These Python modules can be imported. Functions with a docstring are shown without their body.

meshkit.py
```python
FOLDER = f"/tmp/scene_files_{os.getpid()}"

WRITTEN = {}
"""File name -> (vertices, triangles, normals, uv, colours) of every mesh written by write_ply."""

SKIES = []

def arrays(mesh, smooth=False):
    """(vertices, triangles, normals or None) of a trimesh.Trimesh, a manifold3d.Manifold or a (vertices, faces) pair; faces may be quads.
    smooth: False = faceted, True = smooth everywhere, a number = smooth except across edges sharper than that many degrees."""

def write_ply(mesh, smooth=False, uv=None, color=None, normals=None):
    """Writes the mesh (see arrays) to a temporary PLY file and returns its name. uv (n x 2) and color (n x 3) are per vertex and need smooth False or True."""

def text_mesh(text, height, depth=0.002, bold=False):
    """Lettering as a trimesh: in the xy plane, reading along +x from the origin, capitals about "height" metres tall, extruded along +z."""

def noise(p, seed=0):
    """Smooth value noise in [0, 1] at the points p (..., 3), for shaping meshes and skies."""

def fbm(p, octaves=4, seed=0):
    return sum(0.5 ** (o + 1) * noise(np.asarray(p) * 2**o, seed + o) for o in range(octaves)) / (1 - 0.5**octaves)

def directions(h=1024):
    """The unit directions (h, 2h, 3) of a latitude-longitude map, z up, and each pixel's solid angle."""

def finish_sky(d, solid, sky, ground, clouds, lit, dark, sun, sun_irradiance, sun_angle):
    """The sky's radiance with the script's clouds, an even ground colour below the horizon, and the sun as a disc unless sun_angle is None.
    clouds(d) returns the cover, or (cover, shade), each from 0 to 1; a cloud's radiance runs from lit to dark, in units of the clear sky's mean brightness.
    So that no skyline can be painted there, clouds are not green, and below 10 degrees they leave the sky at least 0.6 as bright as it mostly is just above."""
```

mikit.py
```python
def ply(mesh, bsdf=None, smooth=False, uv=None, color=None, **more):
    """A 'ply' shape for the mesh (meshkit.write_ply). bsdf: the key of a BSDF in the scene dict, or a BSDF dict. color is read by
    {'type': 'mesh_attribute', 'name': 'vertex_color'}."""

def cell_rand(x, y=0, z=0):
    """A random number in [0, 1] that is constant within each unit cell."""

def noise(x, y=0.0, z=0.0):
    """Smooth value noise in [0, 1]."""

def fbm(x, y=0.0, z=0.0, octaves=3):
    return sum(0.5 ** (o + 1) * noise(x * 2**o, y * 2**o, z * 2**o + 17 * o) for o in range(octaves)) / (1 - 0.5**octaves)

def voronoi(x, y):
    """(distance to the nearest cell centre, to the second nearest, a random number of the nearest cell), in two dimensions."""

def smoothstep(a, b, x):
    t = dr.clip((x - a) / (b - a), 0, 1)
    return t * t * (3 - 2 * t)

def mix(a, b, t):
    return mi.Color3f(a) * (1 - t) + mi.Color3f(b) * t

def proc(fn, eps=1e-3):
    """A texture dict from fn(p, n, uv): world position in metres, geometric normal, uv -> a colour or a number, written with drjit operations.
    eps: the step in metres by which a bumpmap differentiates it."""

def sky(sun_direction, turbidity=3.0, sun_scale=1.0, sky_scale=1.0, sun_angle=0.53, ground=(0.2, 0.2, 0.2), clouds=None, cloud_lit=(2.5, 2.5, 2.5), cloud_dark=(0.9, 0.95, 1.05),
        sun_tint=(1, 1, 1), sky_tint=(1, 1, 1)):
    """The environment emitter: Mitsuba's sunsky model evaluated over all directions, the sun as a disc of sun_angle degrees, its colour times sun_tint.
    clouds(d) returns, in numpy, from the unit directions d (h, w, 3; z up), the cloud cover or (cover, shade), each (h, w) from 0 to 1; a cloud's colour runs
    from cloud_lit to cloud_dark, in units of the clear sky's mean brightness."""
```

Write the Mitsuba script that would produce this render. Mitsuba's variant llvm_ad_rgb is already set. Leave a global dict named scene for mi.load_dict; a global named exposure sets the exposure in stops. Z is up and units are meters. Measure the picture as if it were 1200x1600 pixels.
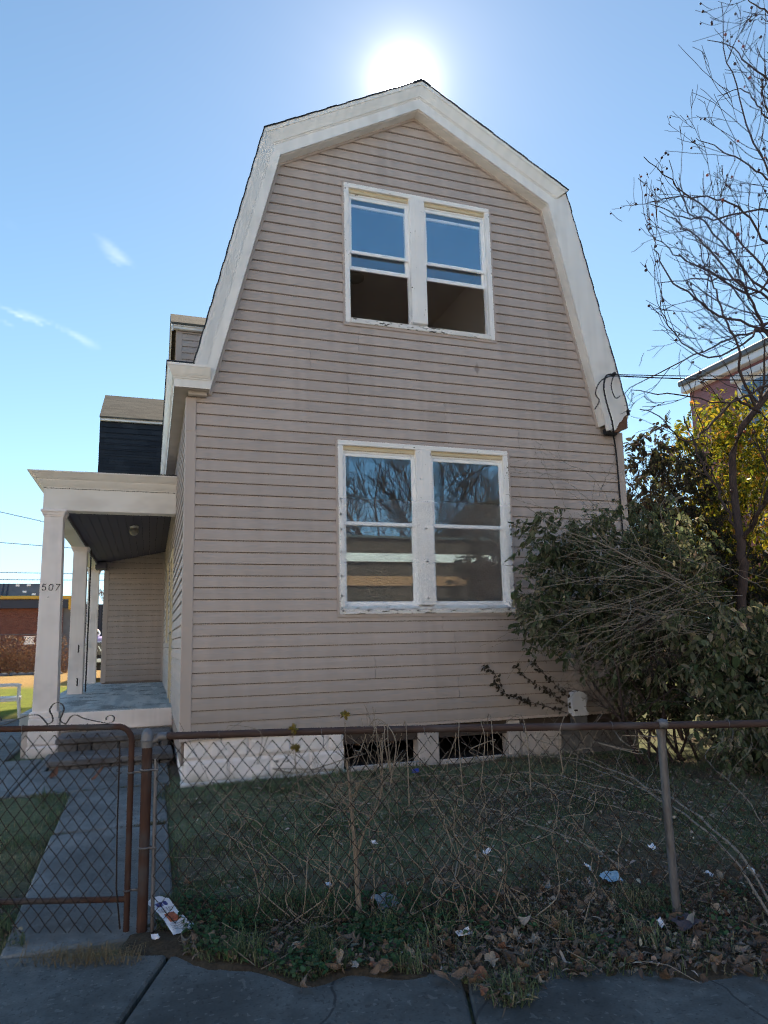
import math
import random

import drjit as dr
import mitsuba as mi
import numpy as np
import shapely
import shapely.geometry as sg
import trimesh

import meshkit
import mikit
from mikit import cell_rand, fbm, mix, noise, proc, smoothstep

scene, labels = {}, {}

# ------------------------------------------------------------------ camera, sky, exposure
CAM = np.array([-0.34452, -7.83582, 0.95056])
YAW, PITCH, ROLL, FOCAL = 0.322744, 0.150783, -0.0233608, 1097.317   # focal length in pixels of a 1200-pixel-wide frame
FWD = np.array([math.sin(YAW) * math.cos(PITCH), math.cos(YAW) * math.cos(PITCH), math.sin(PITCH)])
_r0 = np.array([math.cos(YAW), -math.sin(YAW), 0.0])
_u0 = np.cross(_r0, FWD)
UP = -math.sin(ROLL) * _r0 + math.cos(ROLL) * _u0
T = mi.ScalarTransform4f
scene['camera'] = {
    'type': 'perspective', 'fov': math.degrees(2 * math.atan(600 / FOCAL)), 'fov_axis': 'x', 'near_clip': 0.05, 'far_clip': 600.0,
    'principal_point_offset_x': 0.0, 'principal_point_offset_y': -34.5 / 1600,
    'to_world': T().look_at(origin=CAM.tolist(), target=(CAM + FWD).tolist(), up=UP.tolist()),
}
SUN = (0.2725, 0.7010, 0.6590)


def wisps(d):
    """A few thin shreds of high cloud, low in the east, and a thin bright veil of haze."""
    az = np.degrees(np.arctan2(d[..., 0], d[..., 1]))
    el = np.degrees(np.arcsin(np.clip(d[..., 2], -1, 1)))
    u, v = az * 0.9 + el * 0.35, el - az * -0.32
    n = meshkit.fbm(np.stack([u * 0.30, v * 1.1, az * 0], -1), 5, 4)
    big = meshkit.fbm(np.stack([az * 0.07, el * 0.11, az * 0 + 3], -1), 3, 9)
    shreds = np.clip((n - 0.50) * 2.6, 0, 1) * (.10 * np.clip((big - 0.62) * 5, 0, 1) + 1.1 * np.exp(-((az + 9.5) / 3.6)**2 - ((el - 23.1 + .17 * (az + 8.5)) / .55)**2) + .3 * np.exp(-((az + 3) / 1.6)**2 - ((el - 28.4 + .8 * (az + 3)) / .8)**2))
    off = np.degrees(np.arccos(np.clip(d @ np.array(SUN) / np.linalg.norm(SUN), -1, 1)))
    veil = 0.55 * np.exp(-(off / 2.1)**2) + 0.34 * np.exp(-off / 3.0) + 0.09 * np.exp(-off / 16.0)                # thin ice haze, bright where it lies before the sun
    return np.clip(np.maximum(veil * (.96 + .08 * n), shreds * .8) * (el > 3), 0, 1)


scene['sky'] = mikit.sky(SUN, turbidity=1.05, sun_scale=1.0, sky_scale=1.0, sun_angle=2.6, ground=(0.22, 0.20, 0.17), clouds=wisps, cloud_lit=(4.2, 4.2, 4.2), sky_tint=(0.89, 0.93, 0.84))
exposure = 2.97

# ------------------------------------------------------------------ helpers
rng = np.random.default_rng(507)


def key_of(name):
    if name not in scene and name not in labels:
        return name
    i = 1
    while f'{name}_{i:03d}' in scene or f'{name}_{i:03d}' in labels:
        i += 1
    return f'{name}_{i:03d}'


def add(name, mesh, mat, smooth=False, label=None, cat=None, group=None, kind=None, **kw):
    key = key_of(name)
    scene[key] = mikit.ply(mesh, mat, smooth, **kw)
    tag(key, label, cat, group, kind)
    return key


def tag(key, label=None, cat=None, group=None, kind=None):
    d = {k: v for k, v in (('label', label), ('category', cat), ('group', group), ('kind', kind)) if v}
    if d:
        labels[key] = {**labels.get(key, {}), **d}
    return key


def thing(name, label, cat, group=None):
    return tag(key_of(name), label, cat, group)


def raw(v, f):
    return trimesh.Trimesh(np.asarray(v, float), np.asarray(f, int), process=False)


def cat(*ms):
    ms = [m for m in ms if m is not None]
    vs, fs, n = [], [], 0
    for m in ms:
        vs.append(np.asarray(m.vertices))
        fs.append(np.asarray(m.faces) + n)
        n += len(vs[-1])
    return raw(np.vstack(vs), np.vstack(fs))


BOXF = None


def box(x0, x1, y0, y1, z0, z1, b=0.0):
    """A box, its edges bevelled by b."""
    if b <= 0:
        v = [[x, y, z] for x in (x0, x1) for y in (y0, y1) for z in (z0, z1)]
        return raw(v, [[0, 1, 3], [0, 3, 2], [4, 6, 7], [4, 7, 5], [0, 4, 5], [0, 5, 1], [2, 3, 7], [2, 7, 6], [0, 2, 6], [0, 6, 4], [1, 5, 7], [1, 7, 3]])
    global BOXF
    b = min(b, (x1 - x0) * .45, (y1 - y0) * .45, (z1 - z0) * .45)
    v = []
    for sx in (0, 1):
        for sy in (0, 1):
            for sz in (0, 1):
                X, Y, Z = (x0, x1)[sx], (y0, y1)[sy], (z0, z1)[sz]
                dx, dy, dz = (b, -b)[sx], (b, -b)[sy], (b, -b)[sz]
                v += [[X, Y + dy, Z + dz], [X + dx, Y, Z + dz], [X + dx, Y + dy, Z]]
    v = np.array(v, float)
    if BOXF is None:
        u = []
        for sx in (0, 1):
            for sy in (0, 1):
                for sz in (0, 1):
                    X, Y, Z = sx * 10., sy * 10., sz * 10.
                    dx, dy, dz = (1, -1)[sx], (1, -1)[sy], (1, -1)[sz]
                    u += [[X, Y + dy, Z + dz], [X + dx, Y, Z + dz], [X + dx, Y + dy, Z]]
        u = np.array(u)
        h = trimesh.convex.convex_hull(u)
        idx = [int(np.argmin(np.linalg.norm(u - p, axis=1))) for p in h.vertices]
        BOXF = np.array(idx)[h.faces]
    return raw(v, BOXF)


def moved(m, a=(0, 0, 0), rz=0.0, at=(0, 0, 0), rx=0.0, ry=0.0, s=1.0):
    R = trimesh.transformations.euler_matrix(rx, ry, rz)[:3, :3]
    return raw((np.asarray(m.vertices) * s) @ R.T + np.asarray(at) + np.asarray(a), m.faces)


def frames(p):
    t = np.gradient(p, axis=0)
    t /= np.linalg.norm(t, axis=1, keepdims=True) + 1e-12
    a = np.cross(t[0], [0, 0, 1.0] if abs(t[0, 2]) < .9 else [1.0, 0, 0])
    A = []
    for ti in t:
        a = a - ti * (a @ ti)
        a /= np.linalg.norm(a) + 1e-12
        A.append(a)
    A = np.array(A)
    return t, A, np.cross(t, A)


def tube(p, r, sides=6, caps=True):
    p = np.asarray(p, float)
    _, a, b = frames(p)
    ang = np.arange(sides) * 2 * np.pi / sides
    r = np.broadcast_to(r, (len(p),))
    v = (p[:, None] + r[:, None, None] * (np.cos(ang)[None, :, None] * a[:, None] + np.sin(ang)[None, :, None] * b[:, None])).reshape(-1, 3)
    i, j = np.meshgrid(np.arange(len(p) - 1), np.arange(sides), indexing='ij')
    q = np.stack([i * sides + j, i * sides + (j + 1) % sides, (i + 1) * sides + (j + 1) % sides, (i + 1) * sides + j], -1).reshape(-1, 4)
    f = np.vstack([q[:, [0, 1, 2]], q[:, [0, 2, 3]]])
    if caps:
        n = len(v)
        v = np.vstack([v, p[:1], p[-1:]])
        k = np.arange(sides)
        f = np.vstack([f, np.stack([(k + 1) % sides, k, k * 0 + n], 1), np.stack([k + n - sides, (k + 1) % sides + n - sides, k * 0 + n + 1], 1)])
    return raw(v, f)


def tubes(list_p, list_r, sides=4):
    """Many polylines with the same number of points as one mesh."""
    P = np.asarray(list_p, float)                                   # (m, n, 3)
    R = np.broadcast_to(np.asarray(list_r, float).reshape(len(P), -1) if np.ndim(list_r) else np.full((len(P), 1), list_r), P.shape[:2])
    t = np.gradient(P, axis=1)
    t /= np.linalg.norm(t, axis=2, keepdims=True) + 1e-12
    ref = np.where(np.abs(t[..., 2:]) < .9, [0, 0, 1.0], [1.0, 0, 0])
    a = np.cross(t, ref)
    a /= np.linalg.norm(a, axis=2, keepdims=True) + 1e-12
    b = np.cross(t, a)
    ang = np.arange(sides) * 2 * np.pi / sides
    v = P[:, :, None] + R[:, :, None, None] * (np.cos(ang)[:, None] * a[:, :, None] + np.sin(ang)[:, None] * b[:, :, None])
    m, n = P.shape[:2]
    i, j = np.meshgrid(np.arange(n - 1), np.arange(sides), indexing='ij')
    q = np.stack([i * sides + j, i * sides + (j + 1) % sides, (i + 1) * sides + (j + 1) % sides, (i + 1) * sides + j], -1).reshape(-1, 4)
    f = np.vstack([q[:, [0, 1, 2]], q[:, [0, 2, 3]]])
    F = (f[None] + (np.arange(m) * n * sides)[:, None, None]).reshape(-1, 3)
    return raw(v.reshape(-1, 3), F)


def smooth_path(pts, n=40):
    """A Catmull-Rom curve through the points."""
    p = np.asarray(pts, float)
    p = np.vstack([2 * p[0] - p[1], p, 2 * p[-1] - p[-2]])
    out = []
    segs = len(p) - 3
    for k in range(segs):
        t = np.linspace(0, 1, max(2, n // segs + 1), endpoint=(k == segs - 1))[:, None]
        a, b, c, d = p[k:k + 4]
        out.append(.5 * (2 * b + (c - a) * t + (2 * a - 5 * b + 4 * c - d) * t**2 + (3 * b - a - 3 * c + d) * t**3))
    return np.vstack(out)


def slab(poly, front, back=0.0):
    """A flat piece with the outline poly (u, z): front(u, z) gives how far its face stands out, back its rear. Columns u, depth, z."""
    v2, f = trimesh.creation.triangulate_polygon(poly, engine='earcut')
    v2 = np.asarray(v2)
    n = len(v2)
    fr = np.column_stack([v2[:, 0], front(v2[:, 0], v2[:, 1]), v2[:, 1]])
    ring = np.asarray(poly.exterior.coords)[:-1]
    k = len(ring)
    rf = np.column_stack([ring[:, 0], front(ring[:, 0], ring[:, 1]), ring[:, 1]])
    rb = np.column_stack([ring[:, 0], np.full(k, back), ring[:, 1]])
    i = np.arange(k)
    side = np.vstack([np.stack([n + i, n + (i + 1) % k, n + k + (i + 1) % k], 1), np.stack([n + i, n + k + (i + 1) % k, n + k + i], 1)])
    return raw(np.vstack([fr, rf, rb]), np.vstack([f, side]))


def on_front(y):
    return lambda m: raw(np.column_stack([m.vertices[:, 0], y - m.vertices[:, 1], m.vertices[:, 2]]), m.faces)


def on_left(x):
    return lambda m: raw(np.column_stack([x - m.vertices[:, 1], m.vertices[:, 0], m.vertices[:, 2]]), m.faces)


EXPO = 0.13                                                         # exposure of one course of the vinyl siding


def siding(parent, outline, place, mats, z0=0.0, e=EXPO, seams=True, seed=0):
    """One board per course and stretch of wall: lapped, its butt proud, a dark groove under it."""
    r = random.Random(seed)
    u0, zl, u1, zh = outline.bounds
    cut = {}
    for k in range(int((zl - z0) / e) - 1, int((zh - z0) / e) + 2):
        zk = z0 + k * e
        strip = outline.intersection(sg.box(u0 - 1, zk + 0.0100, u1 + 1, zk + e))
        parts = [g for g in getattr(strip, 'geoms', [strip]) if g.geom_type == 'Polygon' and g.area > 2e-4]
        for g in parts:
            a, b = g.bounds[0], g.bounds[2]
            pieces = [g]
            if seams and b - a > 3.0:
                if k // 2 not in cut:
                    cut[k // 2] = a + (b - a) * r.choice([.18, .34, .55, .72]) + r.uniform(-.2, .2)
                c = cut[k // 2]
                if a + .3 < c < b - .3:
                    pieces = [g.intersection(sg.box(a - 1, zk - 1, c, zk + 1)), g.intersection(sg.box(c + .003, zk - 1, b + 1, zk + 1))]
            for n, pc in enumerate(pieces):
                if pc.geom_type != 'Polygon':
                    continue
                lift = 0.0025 * n + r.uniform(-.0006, .0006)
                brk = zk + e * 0.60                                  # Dutch lap: a flat lower face and a bevelled top
                face = lambda u, z, zk=zk, lift=lift: 0.019 - 0.0035 * np.clip((z - zk) / (e * .6), 0, 1) - 0.0115 * np.clip((z - zk - e * .6) / (e * .4), 0, 1)**0.8 + lift
                halves = []
                for band in (sg.box(u0 - 1, zk - 1, u1 + 1, brk), sg.box(u0 - 1, brk, u1 + 1, zk + 1)):
                    h = pc.intersection(band)
                    halves += [slab(q, face) for q in getattr(h, 'geoms', [h]) if q.geom_type == 'Polygon' and q.area > 1e-6]
                if halves:
                    add(f'{parent}__siding_board', place(cat(*halves)), mats[r.randrange(len(mats))])


# ------------------------------------------------------------------ materials
def two(d):
    return {'type': 'twosided', 'bsdf': d}


def flat(rgb, rough=0.7, spec=0.3, metal=0.0):
    return two({'type': 'principled', 'base_color': {'type': 'rgb', 'value': list(rgb)}, 'roughness': rough, 'specular': spec, 'metallic': metal})


def surf(fn, rough=0.7, spec=0.3, metal=0.0, bump=None, scale=1.0, eps=2e-3):
    d = {'type': 'principled', 'base_color': proc(fn), 'roughness': rough, 'specular': spec, 'metallic': metal}
    if bump is not None:
        d = {'type': 'bumpmap', 'bump': proc(bump, eps), 'scale': scale, 'bsdf': d}
    return two(d)


def siding_colour(tone):
    def fn(p, n, uv):
        grime = fbm(p.x * 1.1 + p.y, p.z * 0.7, p.y, 3)
        streak = noise((p.x + p.y) * 14, p.z * 1.3, 3)
        fine = noise((p.x + p.y) * 9, p.z * 160, 7)
        low = smoothstep(0.9, -0.1, p.z + 0.5 * (grime - .5))
        c = mix((0.465 * tone, 0.392 * tone, 0.355 * tone), (0.405 * tone, 0.342 * tone, 0.313 * tone), grime)
        c = c * (0.93 + 0.09 * streak + 0.05 * fine)
        run = smoothstep(.62, .80, noise((p.x + p.y) * 5.5, p.z * .35, 11)) * smoothstep(.35, .65, noise((p.x + p.y) * 1.3, p.z * .8, 13))
        c = c * (1 - .08 * run)
        c = mix(c, (0.16, 0.13, 0.12), smoothstep(.055, .02, dr.abs(p.x - 3.59) + .5 * dr.abs(p.z - 4.40)) * .6)
        return mix(c, (0.24, 0.21, 0.19), low * 0.5)
    return fn


for i, tone in enumerate((1.0, 0.97, 1.03)):
    scene[f'mat_siding_{i}'] = surf(siding_colour(tone), 0.62, 0.35, bump=lambda p, n, uv: noise((p.x + p.y) * 11, p.z * 170, 2) * 0.0006, scale=1.0, eps=1e-3)
SID = ['mat_siding_0', 'mat_siding_1', 'mat_siding_2']
scene['mat_taupe'] = flat((0.44, 0.37, 0.335), 0.55, 0.35)


def white_fn(p, n, uv):
    g = fbm(p.x * 2.3, p.y * 2.3, p.z * 2.3, 4)
    s = noise((p.x + p.y) * 22, p.z * 1.6, 5)
    c = mix((0.80, 0.78, 0.755), (0.66, 0.64, 0.61), smoothstep(.45, .85, g))
    return c * (0.92 + 0.1 * s)


scene['mat_white_trim'] = surf(white_fn, 0.5, 0.4)


def chipped_fn(p, n, uv):
    g = fbm(p.x * 28, p.y * 28, p.z * 28, 4)
    lowest = fbm(p.x * 7, p.z * 7, 2, 2)
    c = mix((0.86, 0.84, 0.83), (0.75, 0.73, 0.71), fbm(p.x * 4, p.y * 4, p.z * 4, 3))
    return mix(c, (0.17, 0.15, 0.135), smoothstep(.79, .83, g + 0.22 * (lowest - .5)))


scene['mat_chipped_white'] = surf(chipped_fn, 0.45, 0.4)


def sill_fn(p, n, uv):
    g = fbm(p.x * 17, p.y * 30, p.z * 45, 4)
    c = mix((0.80, 0.78, 0.76), (0.6, 0.58, 0.55), fbm(p.x * 5, p.y * 5, p.z * 5, 3))
    return mix(c, (0.13, 0.115, 0.10), smoothstep(.60, .66, g))


scene['mat_peeling_white'] = surf(sill_fn, 0.55, 0.35)
scene['mat_vinyl_white'] = flat((0.85, 0.85, 0.86), 0.3, 0.5)
scene['mat_yellowed'] = flat((0.60, 0.50, 0.33), 0.5, 0.4)
scene['mat_wood_raw'] = surf(lambda p, n, uv: mix((0.20, 0.115, 0.075), (0.10, 0.058, 0.042), fbm(p.x * 30, p.y * 6, p.z * 30, 3)), 0.8, 0.2)
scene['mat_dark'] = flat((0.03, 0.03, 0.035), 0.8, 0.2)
scene['mat_black'] = flat((0.015, 0.015, 0.018), 0.5, 0.4)
scene['mat_interior'] = flat((0.62, 0.58, 0.56), 0.9, 0.1)
scene['mat_navy'] = flat((0.085, 0.08, 0.11), 0.6, 0.3)
scene['mat_column'] = surf(lambda p, n, uv: mix((0.86, 0.80, 0.78), (0.74, 0.68, 0.66), smoothstep(.4, .8, fbm(p.x * 3, p.y * 3, p.z * 3, 4))) * (0.95 + 0.08 * noise(p.x * 30, p.y * 30, p.z * 2)), 0.6, 0.3)


def floor_fn(p, n, uv):
    g = fbm(p.x * 2.2, p.y * 2.2, 1, 4)
    w = fbm(p.x * 9, p.y * 1.2, 4, 4)
    c = mix((0.30, 0.34, 0.35), (0.43, 0.46, 0.46), smoothstep(.4, .7, w))
    c = mix(c, (0.10, 0.11, 0.115), smoothstep(.60, .75, g) * .7)
    return mix(c, (0.5, 0.5, 0.48), smoothstep(.72, .76, fbm(p.x * 20, p.y * 20, 3, 3)) * .7)


scene['mat_porch_floor'] = surf(floor_fn, 0.6, 0.35)


def concrete(a, b, dark):
    def fn(p, n, uv):
        g = fbm(p.x * 1.7, p.y * 1.7, p.z, 4)
        m = fbm(p.x * 14, p.y * 14, p.z * 14, 3)
        wx, wy = p.x + .25 * fbm(p.x * 3, p.y * 3, 5, 3), p.y + .25 * fbm(p.x * 3, p.y * 3, 8, 3)
        v1, v2, vr = mikit.voronoi(wx * .62 + 3.3, wy * .62 + 1.7)
        crack = smoothstep(.013, .004, v2 - v1) * smoothstep(.42, .6, noise(p.x * 1.1, p.y * 1.1, 4))
        stain = smoothstep(.48, .72, fbm(p.x * 1.4 + 7, p.y * 1.4, 3, 5))
        patch = smoothstep(.5, .6, fbm(p.x * 5, p.y * 5, 6, 4))
        s = noise(p.x * 130, p.y * 130, p.z * 130)
        pits = smoothstep(.80, .86, noise(p.x * 70, p.y * 70, 9))
        agg = smoothstep(.86, .9, noise(p.x * 46, p.y * 46, 21))
        c = mix(a, b, smoothstep(.3, .75, 0.6 * g + 0.4 * m)) * (0.88 + 0.24 * s)
        c = c * (1 - .34 * stain) * (1 + .16 * patch)
        c = mix(c, dark, dr.maximum(pits * .45, crack * .85))
        return mix(c, (0.30, 0.30, 0.29), agg * .16)
    return fn


rough_bump = lambda p, n, uv: (fbm(p.x * 34, p.y * 34, p.z * 34, 3) + 0.5 * noise(p.x * 110, p.y * 110, p.z * 110)) * 0.004
scene['mat_sidewalk'] = surf(concrete((0.088, 0.098, 0.101), (0.058, 0.065, 0.067), (0.03, 0.032, 0.035)), 0.75, 0.3, bump=rough_bump, scale=0.8)
scene['mat_walk'] = surf(concrete((0.155, 0.165, 0.17), (0.10, 0.107, 0.11), (0.035, 0.037, 0.04)), 0.78, 0.3, bump=rough_bump, scale=0.8)
scene['mat_step'] = surf(concrete((0.17, 0.165, 0.165), (0.095, 0.09, 0.095), (0.03, 0.03, 0.03)), 0.85, 0.2, bump=lambda p, n, uv: fbm(p.x * 16, p.y * 16, p.z * 16, 4) * 0.012, scale=1.0)
scene['mat_asphalt'] = surf(concrete((0.13, 0.128, 0.125), (0.095, 0.094, 0.092), (0.04, 0.04, 0.04)), 0.9, 0.2)


def stone_fn(p, n, uv):
    g = fbm(p.x * 5, p.y * 5, p.z * 5, 4)
    c = mix((0.84, 0.79, 0.78), (0.70, 0.65, 0.64), g)
    d = smoothstep(-.38, -.50, p.z + 0.10 * (noise(p.x * 6, p.z * 3, 2) - .5))
    c = mix(c, (0.34, 0.33, 0.28), d * .7)
    return mix(c, (0.15, 0.13, 0.12), smoothstep(.76, .80, fbm(p.x * 16, p.y * 16, p.z * 16, 3)))


scene['mat_stone_white'] = surf(stone_fn, 0.8, 0.2, bump=lambda p, n, uv: fbm(p.x * 22, p.y * 22, p.z * 22, 4) * 0.012, scale=1.0)
scene['mat_stucco'] = surf(lambda p, n, uv: mix((0.56, 0.50, 0.47), (0.38, 0.345, 0.32), fbm(p.x * 6, p.y * 6, p.z * 6, 4)), 0.85, 0.2, bump=lambda p, n, uv: fbm(p.x * 30, p.y * 30, p.z * 30, 3) * 0.006, scale=1.0)


def shingle(a, b, du, dz):
    def fn(p, n, uv):
        row = dr.floor(p.z / dz)
        col = (p.x + p.y) / du + 0.5 * cell_rand(row, 3, 1) * 3
        t = cell_rand(dr.floor(col), row, 5)
        edge = smoothstep(.18, .0, p.z / dz - row)
        g = noise(p.x * 90, p.y * 90, p.z * 90)
        c = mix(a, b, t) * (0.8 + 0.4 * g) * (0.85 + 0.3 * fbm(p.x, p.y, p.z, 3))
        return c * (1 - 0.6 * edge)
    return fn


scene['mat_shingle_brown'] = surf(shingle((0.095, 0.085, 0.07), (0.15, 0.135, 0.11), 0.3, 0.045), 0.9, 0.15)
scene['mat_shingle_dark'] = surf(shingle((0.022, 0.027, 0.036), (0.036, 0.042, 0.052), 0.3, 0.13), 0.85, 0.2)
scene['mat_rust'] = surf(lambda p, n, uv: mix(mix((0.040, 0.023, 0.020), (0.082, 0.040, 0.028), fbm(p.x * 22, p.y * 22, p.z * 9, 4)), (0.062, 0.056, 0.058), smoothstep(.5, .72, fbm(p.x * 5, p.y * 5, p.z * 4 + 9, 4))), 0.8, 0.25,
                         bump=lambda p, n, uv: fbm(p.x * 90, p.y * 90, p.z * 90, 2) * 0.001, scale=1.0)
scene['mat_rail'] = surf(lambda p, n, uv: mix(mix((0.036, 0.026, 0.026), (0.068, 0.040, 0.034), fbm(p.x * 12, p.y * 12, p.z * 22, 4)), (0.085, 0.072, 0.072), smoothstep(.55, .75, fbm(p.x * 3, p.y * 3, p.z * 7 + 3, 4))), 0.7, 0.3)
scene['mat_galvanised'] = surf(lambda p, n, uv: mix((0.15, 0.15, 0.165), (0.085, 0.075, 0.075), smoothstep(.45, .75, fbm(p.x * 14, p.y * 14, p.z * 5, 4))), 0.5, 0.5, 0.35)
scene['mat_wire'] = surf(lambda p, n, uv: mix((0.016, 0.015, 0.016), (0.045, 0.028, 0.022), fbm(p.x * 7, p.y * 7, p.z * 7, 3)), 0.75, 0.3)
scene['mat_iron'] = flat((0.05, 0.047, 0.05), 0.5, 0.4, 0.2)
scene['mat_bark'] = surf(lambda p, n, uv: mix((0.085, 0.062, 0.058), (0.045, 0.034, 0.034), fbm(p.x * 30, p.y * 30, p.z * 9, 3)), 0.9, 0.15)
scene['mat_cane'] = surf(lambda p, n, uv: mix((0.29, 0.25, 0.205), (0.16, 0.13, 0.11), fbm(p.x * 8, p.y * 8, p.z * 8, 3)), 0.85, 0.2)
scene['mat_cable'] = flat((0.02, 0.02, 0.024), 0.6, 0.3)
vc = {'type': 'mesh_attribute', 'name': 'vertex_color'}
scene['mat_leaf'] = {'type': 'principledthin', 'base_color': vc, 'roughness': 0.45, 'spec_trans': 0.0, 'diff_trans': 0.9}
scene['mat_leaf_dry'] = two({'type': 'principled', 'base_color': vc, 'roughness': 0.75, 'specular': 0.25})
scene['mat_glass'] = {'type': 'thindielectric', 'int_ior': 2.3, 'ext_ior': 1.0, 'specular_reflectance': {'type': 'rgb', 'value': [0.62, 0.86, 1.0]}}
scene['mat_paper'] = two({'type': 'principled', 'base_color': {'type': 'rgb', 'value': [0.62, 0.64, 0.70]}, 'roughness': 0.7})
scene['mat_paper_blue'] = flat((0.24, 0.38, 0.50), 0.6, 0.3)
scene['mat_blue'] = flat((0.03, 0.05, 0.30), 0.4, 0.5)
scene['mat_chair'] = flat((0.72, 0.73, 0.72), 0.4, 0.4)

# ================================================================== THE SETTING
# street frame: s runs along the fence to the right, t towards the house; the fence stands at t = 0
GA = np.array([-0.339, -3.35])
DS = np.array([0.94735467, -0.32018607])
DT = np.array([0.32018607, 0.94735467])


def st(s, t, z=0.0):
    p = GA + DS * s + DT * t
    return np.array([p[0], p[1], z])


def sstep(a, b, x):
    t = np.clip((np.asarray(x, float) - a) / (b - a), 0, 1)
    return t * t * (3 - 2 * t)


def ground_z(x, y):
    t = (np.asarray(x) - GA[0]) * DT[0] + (np.asarray(y) - GA[1]) * DT[1]
    s = (np.asarray(x) - GA[0]) * DS[0] + (np.asarray(y) - GA[1]) * DS[1]
    z = -0.66 + 0.19 * sstep(-0.1, 3.1, t)
    z = z - 0.16 * sstep(-4.2, -4.4, t) + 0.14 * sstep(-13.0, -13.2, t)
    return z - 0.03 * sstep(10, 25, np.asarray(y) + 0 * t) + 0 * s


def in_lawn(x, y):
    walk = (x > -1.07) & (x < -0.13) & (y > -3.9) & (y < 1.4)
    apron = (x < -0.1) & (x > -3.4) & (y > 0.05) & (y < 9)
    house = (x > -0.05) & (x < 5.8) & (y > -0.05)
    porch = (x > -2.0) & (x < 0) & (y > 1.2)
    return ~(walk | apron | house | porch)


gx = np.unique(np.concatenate([np.linspace(-260, -14, 20), np.linspace(-14, -4, 30), np.arange(-4, 7.5, 0.07), np.linspace(7.5, 20, 36), np.linspace(20, 260, 20)]))
gy = np.unique(np.concatenate([np.linspace(-260, -40, 14), np.linspace(-40, -8, 60), np.arange(-8, 1.0, 0.07), np.linspace(1, 45, 80), np.linspace(45, 300, 20)]))
GX, GY = np.meshgrid(gx, gy)
GZ = ground_z(GX, GY)
nn = meshkit.fbm(np.stack([GX * 1.6, GY * 1.6, GX * 0], -1), 4, 3) - .5
tt = (GX - GA[0]) * DT[0] + (GY - GA[1]) * DT[1]
hard = ((tt < -0.25) & (tt > -13.4)) | ~in_lawn(GX, GY)
GZ = GZ + np.where(hard, -0.03, 0.055 * nn)
ny_, nx_ = GX.shape
i, j = np.meshgrid(np.arange(ny_ - 1), np.arange(nx_ - 1), indexing='ij')
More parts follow.
